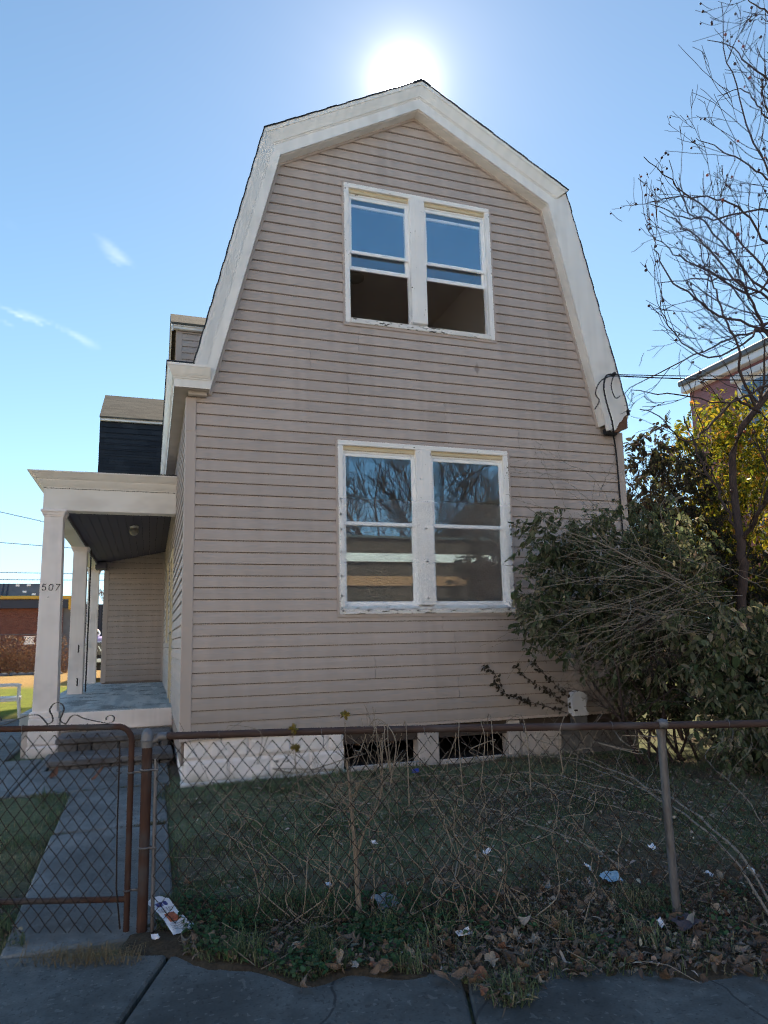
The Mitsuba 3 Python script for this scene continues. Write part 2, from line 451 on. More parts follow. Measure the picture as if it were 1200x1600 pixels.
Q = np.stack([i * nx_ + j, i * nx_ + j + 1, (i + 1) * nx_ + j + 1, (i + 1) * nx_ + j], -1).reshape(-1, 4)


def ground_fn(p, n, uv):
    g = fbm(p.x * 0.9, p.y * 0.9, 2, 4)
    f = fbm(p.x * 9, p.y * 9, 5, 3)
    s = noise(p.x * 60, p.y * 60, 7)
    t = (p.x - GA[0]) * DT[0] + (p.y - GA[1]) * DT[1]
    grass = mix((0.075, 0.092, 0.052), (0.12, 0.13, 0.075), f)
    soil = mix((0.065, 0.052, 0.040), (0.115, 0.092, 0.066), f)
    near = mix(grass, soil, smoothstep(.52, .72, g))
    far = mix(mix((0.16, 0.19, 0.03), (0.26, 0.21, 0.075), smoothstep(.40, .62, fbm(p.x * 0.35, p.y * 0.2, 8, 3))), (0.10, 0.12, 0.03), smoothstep(.5, .8, f))
    dry = mix((0.42, 0.27, 0.10), (0.30, 0.19, 0.08), f)
    far = mix(far, dry, smoothstep(21, 25.5, p.y + 3 * (g - .5)))
    c = mix(near, far, smoothstep(6, 12, p.y))
    c = mix(c, mix((0.30, 0.25, 0.14), (0.22, 0.20, 0.10), f), smoothstep(-13.2, -13.6, t))
    return c * (0.8 + 0.4 * s)


scene['mat_ground'] = surf(ground_fn, 0.95, 0.1, bump=lambda p, n, uv: fbm(p.x * 25, p.y * 25, 4, 3) * 0.02, scale=1.0)
add('ground', raw(np.column_stack([GX.ravel(), GY.ravel(), GZ.ravel()]), np.vstack([Q[:, [0, 1, 2]], Q[:, [0, 2, 3]]])), 'mat_ground', True, kind='structure')


def st_box(s0, s1, t0, t1, z0, z1, b=0.0):
    m = box(s0, s1, t0, t1, z0, z1, b)
    v = m.vertices
    return raw(np.column_stack([GA[0] + DS[0] * v[:, 0] + DT[0] * v[:, 1], GA[1] + DS[1] * v[:, 0] + DT[1] * v[:, 1], v[:, 2]]), m.faces)


tag('sidewalk', kind='structure')
for k in range(-6, 9):
    s0 = 0.235 + 1.52 * k
    add('sidewalk__slab', st_box(s0 + 0.008, s0 + 1.512, -1.80, -0.285, -0.78, -0.652 + 0.004 * (k % 3 - 1), 0.012), 'mat_sidewalk')
add('street', st_box(-120, 120, -12.9, -3.2, -0.95, -0.805), 'mat_asphalt', kind='structure')
add('kerb', st_box(-60, 60, -3.2, -3.03, -0.95, -0.665, 0.02), 'mat_sidewalk', kind='structure')
add('verge', st_box(-60, 60, -3.03, -1.815, -0.8, -0.668), 'mat_ground', kind='structure')
add('far_kerb', st_box(-60, 60, -13.05, -12.9, -0.95, -0.665, 0.02), 'mat_sidewalk', kind='structure')
add('far_pavement', st_box(-60, 60, -14.6, -13.05, -0.8, -0.655), 'mat_stucco', kind='structure')

# the front walk: three sunken slabs from the gate to the steps, and the apron that runs round the porch
tag('walkway', kind='structure')
for (x0, x1, y0, y1, z0, z1) in ((-1.05, -0.16, -3.42, -1.375, -0.628, -0.585), (-1.04, -0.155, -1.345, 0.02, -0.585, -0.50), ):
    m = box(x0, x1, y0, y1, -0.75, 0, 0.012)
    v = m.vertices.copy()
    top = v[:, 2] > -0.3
    zt = ground_z(np.full(len(v), -.6), v[:, 1]) + 0.018
    v[top, 2] += zt[top]
    add('walkway__slab', raw(v, m.faces), 'mat_walk')
add('walkway__slab', box(-1.60, -0.10, 0.045, 1.42, -0.75, -0.452, 0.012), 'mat_walk')
add('walkway__slab', box(-1.60, -1.452, 1.432, 2.99, -0.75, -0.451, 0.012), 'mat_walk')
add('walkway__slab', box(-3.3, -1.612, 0.05, 2.45, -0.75, -0.450, 0.012), 'mat_walk')
add('walkway__slab', box(-3.35, -2.06, 2.48, 8.6, -0.75, -0.453, 0.012), 'mat_walk')

# ================================================================== THE HOUSE
H = thing('house', 'taupe vinyl-sided gambrel house with white trim and a side porch', 'house')
WID = 5.73
YR = 16.0
wallpoly = sg.Polygon([(0.0, 0.0), (WID, 0.0), (WID, 3.72), (5.62, 3.80), (4.83, 6.86), (2.845, 7.97), (0.93, 6.83), (0.17, 3.80), (0.0, 3.72)])
UW = sg.box(1.838, 4.815, 3.87, 6.692)                              # openings with their outer frames, u and z
LW = sg.box(1.715, 1.258, 3.965, 3.322)
J = 0.026
front_net = wallpoly.difference(UW.buffer(J, join_style='mitre')).difference(LW.buffer(J, join_style='mitre')).difference(sg.box(-1, -1, 0.092, 9)).difference(sg.box(WID - 0.09, -1, 9, 9))
sheath = wallpoly.difference(UW.buffer(-0.03, join_style='mitre')).difference(LW.buffer(-0.03, join_style='mitre'))


def sheet_with_holes(poly, y0, y1):
    v, f = trimesh.creation.triangulate_polygon(poly, engine='earcut')
    v = np.asarray(v)
    a = raw(np.column_stack([v[:, 0], np.full(len(v), y0), v[:, 1]]), f)
    b = raw(np.column_stack([v[:, 0], np.full(len(v), y1), v[:, 1]]), f)
    sides = []
    for ring in [poly.exterior, *poly.interiors]:
        r = np.asarray(ring.coords)
        k = len(r)
        vv = np.vstack([np.column_stack([r[:, 0], np.full(k, y0), r[:, 1]]), np.column_stack([r[:, 0], np.full(k, y1), r[:, 1]])])
        ii = np.arange(k - 1)
        sides.append(raw(vv, np.vstack([np.stack([ii, ii + 1, k + ii + 1], 1), np.stack([ii, k + ii + 1, k + ii], 1)])))
    return cat(a, b, *sides)


FW = f'{H}__front_wall'
scene['mat_sheath'] = flat((0.23, 0.19, 0.17), 0.9, 0.1)
add(FW, sheet_with_holes(sheath, 0.0, 0.10), 'mat_sheath')
siding(FW, front_net, on_front(0.0), SID, seed=3)
# vinyl corner posts: left in two lengths, right in two
for (x0, x1, z0, z1, yo) in ((-0.022, 0.094, -0.045, 3.31, -0.024), (-0.024, 0.090, 3.302, 3.695, -0.027), (WID - 0.092, WID + 0.022, -0.02, 3.30, -0.024), (WID - 0.09, WID + 0.024, 3.292, 3.70, -0.027)):
    add(f'{H}__corner_board', box(x0, x1, yo, 0.09, z0, z1, 0.006), 'mat_taupe')
add(f'{H}__starter_strip', box(0.094, WID - 0.092, -0.017, -0.001, -0.028, 0.007, 0.003), 'mat_taupe')

# other walls of the main block
SWL = f'{H}__side_wall'
add(SWL, box(0.0, 0.1, 0.1, YR, -0.3, 3.9), 'mat_sheath')
side_net = sg.box(0.085, 0.0, 10.48, 3.70).difference(sg.box(3.62, -0.1, 4.78, 2.46)).difference(sg.box(6.35, 1.0, 7.35, 2.55))
siding(SWL, side_net, on_left(0.0), SID, seed=5, seams=False)
add(f'{H}__east_wall', box(WID - 0.1, WID, 0.1, YR, -0.3, 3.9), 'mat_taupe')
add(f'{H}__rear_wall', sheet_with_holes(wallpoly, YR - 0.1, YR), 'mat_taupe')
# door of the porch: casing, leaf, knob
dr_ = f'{H}__side_door'
add(dr_, box(0.012, 0.05, 3.72, 4.68, 0.10, 2.36, 0.004), 'mat_vinyl_white')
for b_ in ((3.63, 3.735), (4.665, 4.77)):
    add(f'{dr_}__casing', box(-0.030, 0.02, b_[0], b_[1], 0.08, 2.45, 0.005), 'mat_yellowed')
add(f'{dr_}__casing', box(-0.034, 0.02, 3.62, 4.78, 2.35, 2.47, 0.005), 'mat_yellowed')
add(f'{dr_}__knob', moved(trimesh.creation.icosphere(2, 0.03), at=(-0.02, 3.82, 1.15)), 'mat_galvanised', True)
sw = f'{H}__side_window'
for (a, b_, c, d) in ((6.35, 7.35, 2.45, 2.55), (6.35, 7.35, 1.0, 1.1), (6.35, 6.45, 1.1, 2.45), (7.25, 7.35, 1.1, 2.45)):
    add(f'{sw}__frame', box(-0.028, 0.02, a, b_, c, d, 0.004), 'mat_yellowed')
add(f'{sw}__pane', box(0.005, 0.02, 6.45, 7.25, 1.1, 2.45), 'mat_black')

# ---- roof: decking in four slopes, shingle edge, boxed rake with crown moulding
OUT = np.array([(0.036, 3.985), (0.80, 7.03), (2.856, 8.185), (4.987, 7.03), (5.735, 3.985)])
INN = np.array([(0.222, 3.745), (1.003, 6.765), (2.823, 7.818), (4.692, 6.82), (5.375, 3.745)])
YF = -0.20


def deck(a, b, th, y0, y1, lift=0.0):
    """A slope of the roof between profile points a and b, th thick, from y0 to y1."""
    a, b = np.array(a), np.array(b)
    d = (b - a) / np.linalg.norm(b - a)
    n = np.array([-d[1], d[0]])
    q = [a + n * lift, b + n * lift, b + n * (lift - th), a + n * (lift - th)]
    v = [[p[0], y, p[1]] for y in (y0, y1) for p in q]
    return raw(v, [[0, 1, 2], [0, 2, 3], [4, 6, 5], [4, 7, 6], [0, 5, 1], [0, 4, 5], [1, 6, 2], [1, 5, 6], [2, 7, 3], [2, 6, 7], [3, 4, 0], [3, 7, 4]])


RF = f'{H}__roof'
labels[RF] = {}
ext = 0.0
prof = [(0.036, 3.985), (0.80, 7.03), (2.856, 8.185), (4.987, 7.03), (5.755, 3.90)]
for n, (a, b) in enumerate(zip(prof[:-1], prof[1:])):
    add(f'{RF}__decking' , deck(a, b, 0.10, YF + 0.05, YR + .2, -0.012), 'mat_wood_raw')
# shingles: the butt of every course shows along the rake as a thin ragged edge
r_ = np.random.default_rng(9)
for n, (a, b) in enumerate(zip(prof[:-1], prof[1:])):
    a_, b_ = np.array(a), np.array(b)
    L = np.linalg.norm(b_ - a_)
    m = int(L / 0.14)
    low_first = a_[1] < b_[1]
    for k in range(m):
        p0, p1 = a_ + (b_ - a_) * k / m, a_ + (b_ - a_) * (k + 1.0) / m
        add(f'{RF}__shingle_course', deck(p0, p1, 0.013, YF - (0.072 if n < 3 else 0.006) - r_.uniform(0, .010), YR + .2, 0.004 + (0.005 if low_first == (k % 2 == 0) else 0.0)), 'mat_shingle_dark')
add(f'{RF}__ridge_cap', cat(deck((2.74, 8.12), (2.858, 8.187), 0.01, YF - 0.078, YR, 0.018), deck((2.854, 8.187), (2.97, 8.12), 0.01, YF - 0.078, YR, 0.018)), 'mat_shingle_dark')

CROWN = [(0.0, 0.0), (0.40, 0.0), (0.415, 0.008), (0.45, 0.008), (0.47, 0.020), (0.52, 0.024), (0.60, 0.032), (0.70, 0.044), (0.80, 0.053), (0.84, 0.055), (0.845, 0.066), (0.98, 0.068), (1.0, 0.066)]
PLAIN = [(0.0, 0.0), (0.985, 0.0), (1.0, -0.004)]


def rake_piece(k, prof_, w0=0.0, w1=1.0, extra=0.0, cutfn=None):
    """The moulded rake board of slope k: its profile lofted between the inner and outer lines."""
    A0, B0, A1, B1 = INN[k], INN[k + 1], OUT[k], OUT[k + 1]
    ws = [p for p in prof_ if w0 - 1e-9 <= p[0] <= w1 + 1e-9]
    rows = 24
    v = []
    for (w, d) in ws:
        a, b = A0 + (A1 - A0) * w, B0 + (B1 - B0) * w
        for t in np.linspace(0, 1, rows + 1):
            q = a + (b - a) * t
            v.append([q[0], YF - d - extra, q[1]])
    for w in (ws[-1][0], ws[0][0]):
        a, b = A0 + (A1 - A0) * w, B0 + (B1 - B0) * w
        for t in np.linspace(0, 1, rows + 1):
            q = a + (b - a) * t
            v.append([q[0], YF + 0.03, q[1]])
    m = len(ws) + 2
    f = []
    for p in range(m):
        p2 = (p + 1) % m
        for t in range(rows):
            f += [[p * (rows + 1) + t, p * (rows + 1) + t + 1, p2 * (rows + 1) + t + 1], [p * (rows + 1) + t, p2 * (rows + 1) + t + 1, p2 * (rows + 1) + t]]
    return raw(v, f)


RK = f'{H}__rake_trim'
add(RK, rake_piece(0, CROWN), 'mat_white_trim')
add(RK, rake_piece(1, CROWN), 'mat_white_trim')
add(RK, rake_piece(2, CROWN), 'mat_white_trim')
# the right lower rake is wrapped in flat metal, torn open at its foot so that the bare wood shows
foot = sg.Polygon([tuple(INN[3]), tuple(OUT[3]), tuple(OUT[3] + (OUT[4] - OUT[3]) * 0.93), (5.722, 4.035), (5.735, 3.99), (5.70, 3.945), (5.712, 3.90), (5.66, 3.865), (5.615, 3.80), (5.575, 3.775), (5.53, 3.69), (5.505, 3.665), (5.47, 3.655), (5.445, 3.675), (5.41, 3.655), (5.385, 3.655), tuple(INN[4] + np.array([-0.006, 0.0]))])
add(RK, on_front(YF)(slab(foot, lambda u, z: 0.004 + 0 * u, -0.03)), 'mat_white_trim', label='torn metal-wrapped lower right rake board with ragged foot')
add(f'{H}__rotten_rafter_end', on_front(YF + 0.03)(slab(sg.Polygon([(5.47, 3.70), (5.70, 3.95), (5.735, 3.86), (5.735, 3.72), (5.66, 3.70), (5.60, 3.655), (5.52, 3.65)]), lambda u, z: 0 * u, -0.10)), 'mat_wood_raw')
add(f'{H}__dark_gap', on_front(YF + 0.05)(slab(sg.Polygon([(5.40, 3.70), (5.60, 3.72), (5.57, 3.62), (5.42, 3.63)]), lambda u, z: 0 * u, -0.08)), 'mat_dark')
for k in range(4):
    a, b = INN[k] - 0.0, INN[k + 1] - 0.0
    th = 0.022
    add(f'{H}__rake_soffit', deck(a, b, th, YF + 0.03, 0.0, 0.018), 'mat_white_trim')
# narrow frieze where the siding meets the soffit
for k in range(4):
    add(f'{H}__frieze', deck(INN[k], INN[k + 1], 0.03, -0.034, -0.004, -0.004), 'mat_taupe')


def sweep_plan(path, profile, close=False):
    """A moulding along a path in plan (points x, y); profile: (outward, z), outward to the right of the way."""
    p = np.asarray(path, float)
    n = len(p)
    d = np.diff(p, axis=0)
    d /= np.linalg.norm(d, axis=1, keepdims=True)
    nr = np.column_stack([d[:, 1], -d[:, 0]])
    v = []
    for k in range(n):
        if k == 0:
            m = nr[0]
        elif k == n - 1:
            m = nr[-1]
        else:
            m = nr[k - 1] + nr[k]
            m = m / (m @ nr[k])
        for (o, z) in profile:
            v.append([p[k, 0] + m[0] * o, p[k, 1] + m[1] * o, z])
    q = len(profile)
    f = []
    for k in range(n - 1):
        for a in range(q - 1 + close):
            a2 = (a + 1) % q
            f += [[k * q + a, k * q + a2, (k + 1) * q + a2], [k * q + a, (k + 1) * q + a2, (k + 1) * q + a]]
    return raw(v, f)


# left eave: boxed cornice that returns across the foot of the rake
EC = f'{H}__eave_cornice'
add(EC, sweep_plan([(0.225, YF), (-0.155, YF), (-0.155, YR)], [(-o, z) for o, z in [(0.0, 3.742), (0.002, 3.835), (0.012, 3.838), (0.014, 3.852), (0.022, 3.856), (0.040, 3.885), (0.062, 3.93), (0.072, 3.955), (0.078, 3.958), (0.079, 3.985), (-0.14, 3.992)]]), 'mat_white_trim')
add(f'{H}__eave_soffit', box(-0.152, 0.0, YF + 0.003, YR, 3.744, 3.764), 'mat_stucco')
add(f'{H}__eave_soffit', box(0.001, 0.221, YF + 0.003, -0.03, 3.744, 3.764), 'mat_stucco')
add(f'{H}__eave_shingles', box(-0.245, 0.05, YF - 0.075, YR, 3.988, 4.006), 'mat_shingle_dark')
add(f'{H}__return_block', box(0.0, 0.20, -0.10, -0.03, 3.70, 3.742, 0.004), 'mat_stucco')
add(f'{H}__gutter', cat(box(5.74, 5.90, 0.02, YR, 3.93, 3.945), box(5.89, 5.905, 0.02, YR, 3.93, 4.05), box(5.74, 5.90, 0.005, 0.02, 3.93, 4.05)), 'mat_yellowed')

# ---- dormer on the left slope
DM = f'{H}__dormer'
xo, xi, yd0, yd1 = 0.035, 1.6, 5.5, 7.3
add(f'{DM}__cheek', cat(box(xo, xi, yd0, yd0 + .06, 3.9, 7.02), box(xo, xi, yd1 - .06, yd1, 3.9, 7.02)), 'mat_sheath')
siding(DM, sg.box(0.10, 5.9, 1.6, 6.93), on_front(yd0), SID, seed=11, seams=False)
add(f'{DM}__front', on_left(xo)(slab(sg.Polygon([(yd0, 3.9), (yd1, 3.9), (yd1, 7.0), (6.4, 7.62), (yd0, 7.0)]), lambda u, z: 0 * u, -0.05)), 'mat_sheath')
siding(DM, sg.Polygon([(yd0 + .09, 4.1), (yd1 - .09, 4.1), (yd1 - .09, 6.98), (6.4, 7.55), (yd0 + .09, 6.98)]).difference(sg.box(5.95, 4.4, 6.85, 6.5)), on_left(xo), SID, seed=12, seams=False)
add(f'{DM}__corner_board', box(xo - .03, xo + .075, yd0 - .022, yd0 + .07, 3.95, 6.93, 0.005), 'mat_taupe')
for (a, b_, c, d) in ((5.95, 6.85, 6.4, 6.5), (5.95, 6.85, 4.4, 4.5), (5.95, 6.05, 4.5, 6.4), (6.75, 6.85, 4.5, 6.4)):
    add(f'{DM}__window_casing', box(xo - .045, xo, a, b_, c, d, 0.004), 'mat_white_trim')
add(f'{DM}__pane', box(xo - .012, xo - .004, 6.05, 6.75, 4.5, 6.4), 'mat_black')


def dormer_slope(sgn, th, z0, x0, x1, mat, name, drop=0.0, w=1.0):
    yr_, ye = 6.4, (yd0 - 0.13 if sgn < 0 else yd1 + 0.13)
    zr, ze = 7.70, 7.70 - 0.64
    v = [[x, y, z - dz] for x in (x0, x1) for (y, z) in ((yr_, zr + z0), (ye, ze + z0)) for dz in (0, th)]
    return raw(v, [[0, 1, 3], [0, 3, 2], [4, 6, 7], [4, 7, 5], [0, 4, 5], [0, 5, 1], [2, 3, 7], [2, 7, 6], [0, 2, 6], [0, 6, 4], [1, 5, 7], [1, 7, 3]])


for sgn in (-1, 1):
    add(f'{DM}__roof_slope', dormer_slope(sgn, 0.05, 0.0, -0.10, 2.6, 'mat_shingle_brown', 'r'), 'mat_shingle_brown')
    add(f'{DM}__rake_board', dormer_slope(sgn, 0.13, -0.052, -0.085, -0.06, 'mat_white_trim', 'b'), 'mat_white_trim')
add(f'{DM}__eave_fascia', box(-0.06, 1.6, yd0 - 0.10, yd0 - 0.02, 6.94, 7.035, 0.008), 'mat_white_trim')
add(f'{DM}__eave_fascia', box(-0.06, 1.6, yd0 - 0.125, yd0 - 0.10, 6.995, 7.045, 0.004), 'mat_white_trim')

# ---- the wing behind the porch: wall, dark mansard slope, brown upper slope
WG = f'{H}__wing'
YW = 10.5
add(f'{WG}__wall', box(-1.40, 0.0, YW, YW + .12, -0.4, 3.45), 'mat_sheath')
add(f'{WG}__wall', box(-1.40, -1.28, YW + .12, YR, -0.4, 3.45), 'mat_taupe')
siding(WG, sg.box(-1.31, 0.13, -0.06, 3.42), on_front(YW), SID, z0=0.13, seed=21, seams=False)
add(f'{WG}__corner_board', box(-1.425, -1.31, YW - .026, YW + .1, 0.11, 3.42, 0.006), 'mat_taupe')
add(f'{WG}__corner_board', box(-0.06, -0.005, YW - .024, YW, 0.11, 3.42, 0.005), 'mat_taupe')
scene['mat_wing_dark'] = surf(shingle((0.022, 0.028, 0.038), (0.034, 0.042, 0.054), 0.34, 0.14), 0.85, 0.2)
ncourse = 21
for k in range(ncourse):
    z0, z1 = 3.42 + (6.60 - 3.42) * k / ncourse, 3.42 + (6.60 - 3.42) * (k + 1) / ncourse
    yk, yk1 = YW - 0.16 + 0.26 * k / ncourse, YW - 0.16 + 0.26 * (k + 1) / ncourse
    v = [[x, y, z] for x in (-1.66, -0.02) for (y, z) in ((yk - .016, z0), (yk1, z1 + .01), (yk1 + .1, z1 + .01), (yk + .1, z0))]
    add(f'{WG}__mansard_course', raw(v, [[0, 1, 5], [0, 5, 4], [1, 2, 6], [1, 6, 5], [2, 3, 7], [2, 7, 6], [3, 0, 4], [3, 4, 7], [0, 3, 2], [0, 2, 1], [4, 5, 6], [4, 6, 7]]), 'mat_wing_dark')
add(f'{WG}__west_slope', box(-1.65, -1.5, YW + .1, YR, 3.42, 6.6), 'mat_wing_dark')
add(f'{WG}__fascia', box(-1.66, 0.0, YW + .02, YW + .10, 6.60, 6.70, 0.008), 'mat_vinyl_white')
v = [[x, y, z] for x in (-1.67, 1.2) for (y, z) in ((YW - .02, 6.70), (YW + 1.75, 7.86), (YW + 1.75, 7.80), (YW - .02, 6.66))]
add(f'{WG}__upper_roof', raw(v, [[0, 1, 5], [0, 5, 4], [1, 2, 6], [1, 6, 5], [2, 3, 7], [2, 7, 6], [3, 0, 4], [3, 4, 7], [0, 3, 2], [0, 2, 1], [4, 5, 6], [4, 6, 7]]), 'mat_shingle_brown')

# ---- porch
PO = f'{H}__porch'
YP = 2.95
XP = -1.822
scene['mat_porch_trim'] = surf(lambda p, n, uv: mix((0.78, 0.745, 0.71), (0.66, 0.62, 0.58), smoothstep(.4, .8, fbm(p.x * 2.3, p.y * 2.3, p.z * 4, 4))), 0.55, 0.35)
add(f'{PO}__front_beam', box(XP, 0.0, YP, YP + .22, 2.895, 3.40, 0.006), 'mat_porch_trim')
add(f'{PO}__side_beam', box(XP, XP + .25, YP + .222, 11.3, 2.893, 3.40, 0.006), 'mat_porch_trim')
CORN = [(0.0, 3.215), (0.012, 3.218), (0.014, 3.232), (0.05, 3.268), (0.075, 3.305), (0.082, 3.31), (0.085, 3.328), (0.105, 3.334), (0.13, 3.355), (0.165, 3.395), (0.18, 3.41), (0.192, 3.413), (0.194, 3.43), (-0.05, 3.436)]
add(f'{PO}__cornice', sweep_plan([(0.0, YP - .001), (XP - .001, YP - .001), (XP - .001, 11.3)], [(-o, z) for o, z in CORN]), 'mat_porch_trim')
add(f'{PO}__bead', box(XP - .006, 0.0, YP - .007, YP, 3.212, 3.216), 'mat_dark')
v = [[x, y, z] for y in (YP - .12, 11.4) for (x, z) in ((XP - .1, 3.437), (-0.003, 3.47), (-0.003, 3.45), (XP - .1, 3.43))]
BX = [[0, 1, 2], [0, 2, 3], [4, 6, 5], [4, 7, 6], [0, 5, 1], [0, 4, 5], [1, 6, 2], [1, 5, 6], [2, 7, 3], [2, 6, 7], [3, 4, 0], [3, 7, 4]]
add(f'{PO}__roof_membrane', raw(v, BX), 'mat_black')
for k in range(12):                                                 # ceiling boards, run along the porch
    x0, x1 = -1.572 + 1.572 * k / 12 + .004, -1.572 + 1.572 * (k + 1) / 12 - .002
    za = lambda x: 2.955 + 0.33 * (x + 1.572) / 1.572
    v = [[x, y, z] for y in (YP + .225, YW) for (x, z) in ((x0, za(x0)), (x1, za(x1)), (x1, za(x1) + .02), (x0, za(x0) + .02))]
    add(f'{PO}__ceiling_board', raw(v, BX), 'mat_navy')
add(f'{PO}__ceiling_back', box(-1.57, -0.002, YP + .23, YW, 3.31, 3.33), 'mat_dark')
add(f'{PO}__inner_beam_board', box(XP + .252, XP + .275, YP + .225, 11.2, 2.90, 3.0), 'mat_navy')
add(f'{PO}__inner_beam_board', box(XP + .27, 0.0, YP + .222, YP + .24, 2.90, 3.28), 'mat_navy')
add(f'{PO}__beam_block', box(-1.60, -1.36, YW - .5, YW - .02, 2.80, 2.955), 'mat_navy')
LMP = f'{PO}__ceiling_lamp'
add(LMP, moved(trimesh.creation.cylinder(0.075, 0.04, sections=20), at=(-0.66, 5.72, 3.125)), 'mat_vinyl_white', 30)
scene['mat_frosted'] = flat((0.30, 0.285, 0.26), 0.25, 0.5)
add(f'{PO}__lamp_globe', moved(trimesh.creation.icosphere(2, 0.085), at=(-0.66, 5.72, 3.05)), 'mat_frosted', True)
# floor, riser, steps
add(f'{PO}__floor', box(-1.98, 0.0, 2.955, YW, -0.1, 0.085, 0.01), 'mat_porch_floor')
add(f'{PO}__floor', box(-1.98, -1.40, YW + .002, 11.5, -0.1, 0.085, 0.01), 'mat_porch_floor')
add(f'{PO}__floor_riser', box(-1.95, -0.003, 2.99, 3.2, -0.50, -0.1), 'mat_stucco')
add(f'{PO}__floor_edge', box(-1.46, -0.004, 2.93, 2.99, -0.175, 0.074, 0.008), 'mat_column')
add(f'{PO}__base_wall', box(-1.93, -1.6, 3.3, 11.4, -0.6, -0.1), 'mat_stone_white')
for n, (y0, y1, z0, z1) in enumerate(((2.18, 2.928, -0.55, -0.185), (1.42, 2.178, -0.55, -0.345))):
    w0 = -1.44 + 0.0 * n
    stp = f'{PO}__step'
    add(stp, box(w0, -0.03, y0, y1, z1 - .07, z1, 0.012), 'mat_step')
    x = w0 + 0.02
    rr = random.Random(40 + n)
    while x < -0.12:                                                # rough stones that make the riser
        w = min(rr.uniform(.16, .34), -0.06 - x)
        add(f'{PO}__step_stone', box(x + .006, x + w - .006, y0 + .015 + rr.uniform(0, .02), y1, z0, z1 - .074, 0.02), 'mat_step')
        x += w


def column(name, xc, y0, zb, w_top, w_bot, pedestal):
    c = key_of(name)
    labels[c] = {}
    z0, z1 = (0.10 if pedestal else zb), 2.80
    v = []
    for z, w in ((z0, w_bot), (z1, w_top)):
        for sx, sy in ((-1, 0), (1, 0), (1, 1), (-1, 1)):
            v.append([xc + sx * w / 2, y0 + (w_top * 1.15) * sy + (0 if sy == 0 else (w - w_top)) - 0.0, z])
    f = [[0, 1, 5], [0, 5, 4], [1, 2, 6], [1, 6, 5], [2, 3, 7], [2, 7, 6], [3, 0, 4], [3, 4, 7], [0, 3, 2], [0, 2, 1], [4, 5, 6], [4, 6, 7]]
    add(f'{c}__shaft', raw(v, f), 'mat_column')
    dpt = w_top * 1.15
    for (o, za, zb_) in ((0.012, 2.80, 2.825), (0.026, 2.825, 2.85), (0.030, 2.85, 2.868), (0.046, 2.868, 2.905)):
        add(f'{c}__capital', box(xc - w_top / 2 - o, xc + w_top / 2 + o, y0 - o, y0 + dpt + o, za, zb_, 0.006), 'mat_column')
    if pedestal:
        zs = ((0.10, 0.0, 0.37), (0.02, -0.36, 0.385), (-0.36, -0.62, 0.41))
        add(f'{c}__base', box(xc - .185, xc + .185, y0 - .02, y0 + .34, 0.02, 0.10, 0.012), 'mat_column')
        add(f'{c}__base', box(xc - .192, xc + .192, y0 - .035, y0 + .34, -0.34, 0.018, 0.02), 'mat_stone_white')
        add(f'{c}__base', box(xc - .203, xc + .203, y0 - .055, y0 + .34, -0.62, -0.345, 0.025), 'mat_stone_white')
    return c


c1 = column(f'{H}__front_column', -1.677, YP + .002, 0.10, 0.243, 0.305, True)
c2 = column(f'{H}__middle_column', -1.665, 6.92, 0.085, 0.243, 0.262, False)
c3 = column(f'{H}__rear_column', -1.70, 11.0, 0.085, 0.243, 0.258, False)
for z in (0.86, 0.235):
    add(f'{c2}__slot', box(-1.632, -1.606, 6.905, 6.93, z, z + .15), 'mat_black')
    add(f'{c2}__slot_plate', box(-1.606, -1.59, 6.903, 6.93, z + .01, z + .14), 'mat_vinyl_white')
# a thin pipe that runs down behind the middle column
add(f'{H}__drain_pipe', tube([(-1.50, 7.35, 2.9), (-1.50, 7.35, 1.5), (-1.505, 7.35, 0.1)], 0.016, 6), 'mat_iron', True)
# house number in separate metal figures
for n, ch in enumerate('507'):
    m = meshkit.text_mesh(ch, 0.094, 0.006, bold=False)
    v = np.asarray(m.vertices).copy()
    v[:, 0] += 0.10 * v[:, 1]
    x0 = -1.797 + 0.086 * n
    add(f'{c1}__house_number', raw(np.column_stack([x0 + v[:, 0] * 0.92, YP - 0.0005 - v[:, 2] + 0.002, 1.752 + v[:, 1]]), m.faces), 'mat_iron')
add(f'{c1}__screw_hole', box(-1.70, -1.69, YP - .004, YP + .01, 1.655, 1.667), 'mat_black')

# ---- foundation
FD = f'{H}__foundation'
rs = np.random.default_rng(77)


def rock_block(x0, x1, z0, z1, y, depth, rough):
    """A rock-faced block: a fine grid for its face, displaced, with tight edges."""
    nx, nz = max(4, int((x1 - x0) / .028)), max(4, int((z1 - z0) / .028))
    X, Z = np.meshgrid(np.linspace(x0, x1, nx), np.linspace(z0, z1, nz))
    e = np.minimum(np.minimum(X - x0, x1 - X), np.minimum(Z - z0, z1 - Z))
    d = sstep(0, .018, e) * (0.016 + rough * (meshkit.fbm(np.stack([X * 9, Z * 11, X * 0 + x0 * 7], -1), 4, 5) - .35))
    V = np.column_stack([X.ravel(), (y - d).ravel(), Z.ravel()])
    a, b = np.meshgrid(np.arange(nz - 1), np.arange(nx - 1), indexing='ij')
    q = np.stack([a * nx + b, a * nx + b + 1, (a + 1) * nx + b + 1, (a + 1) * nx + b], -1).reshape(-1, 4)
    return cat(raw(V, np.vstack([q[:, [0, 1, 2]], q[:, [0, 2, 3]]])), box(x0, x1, y, y + depth, z0, z1))


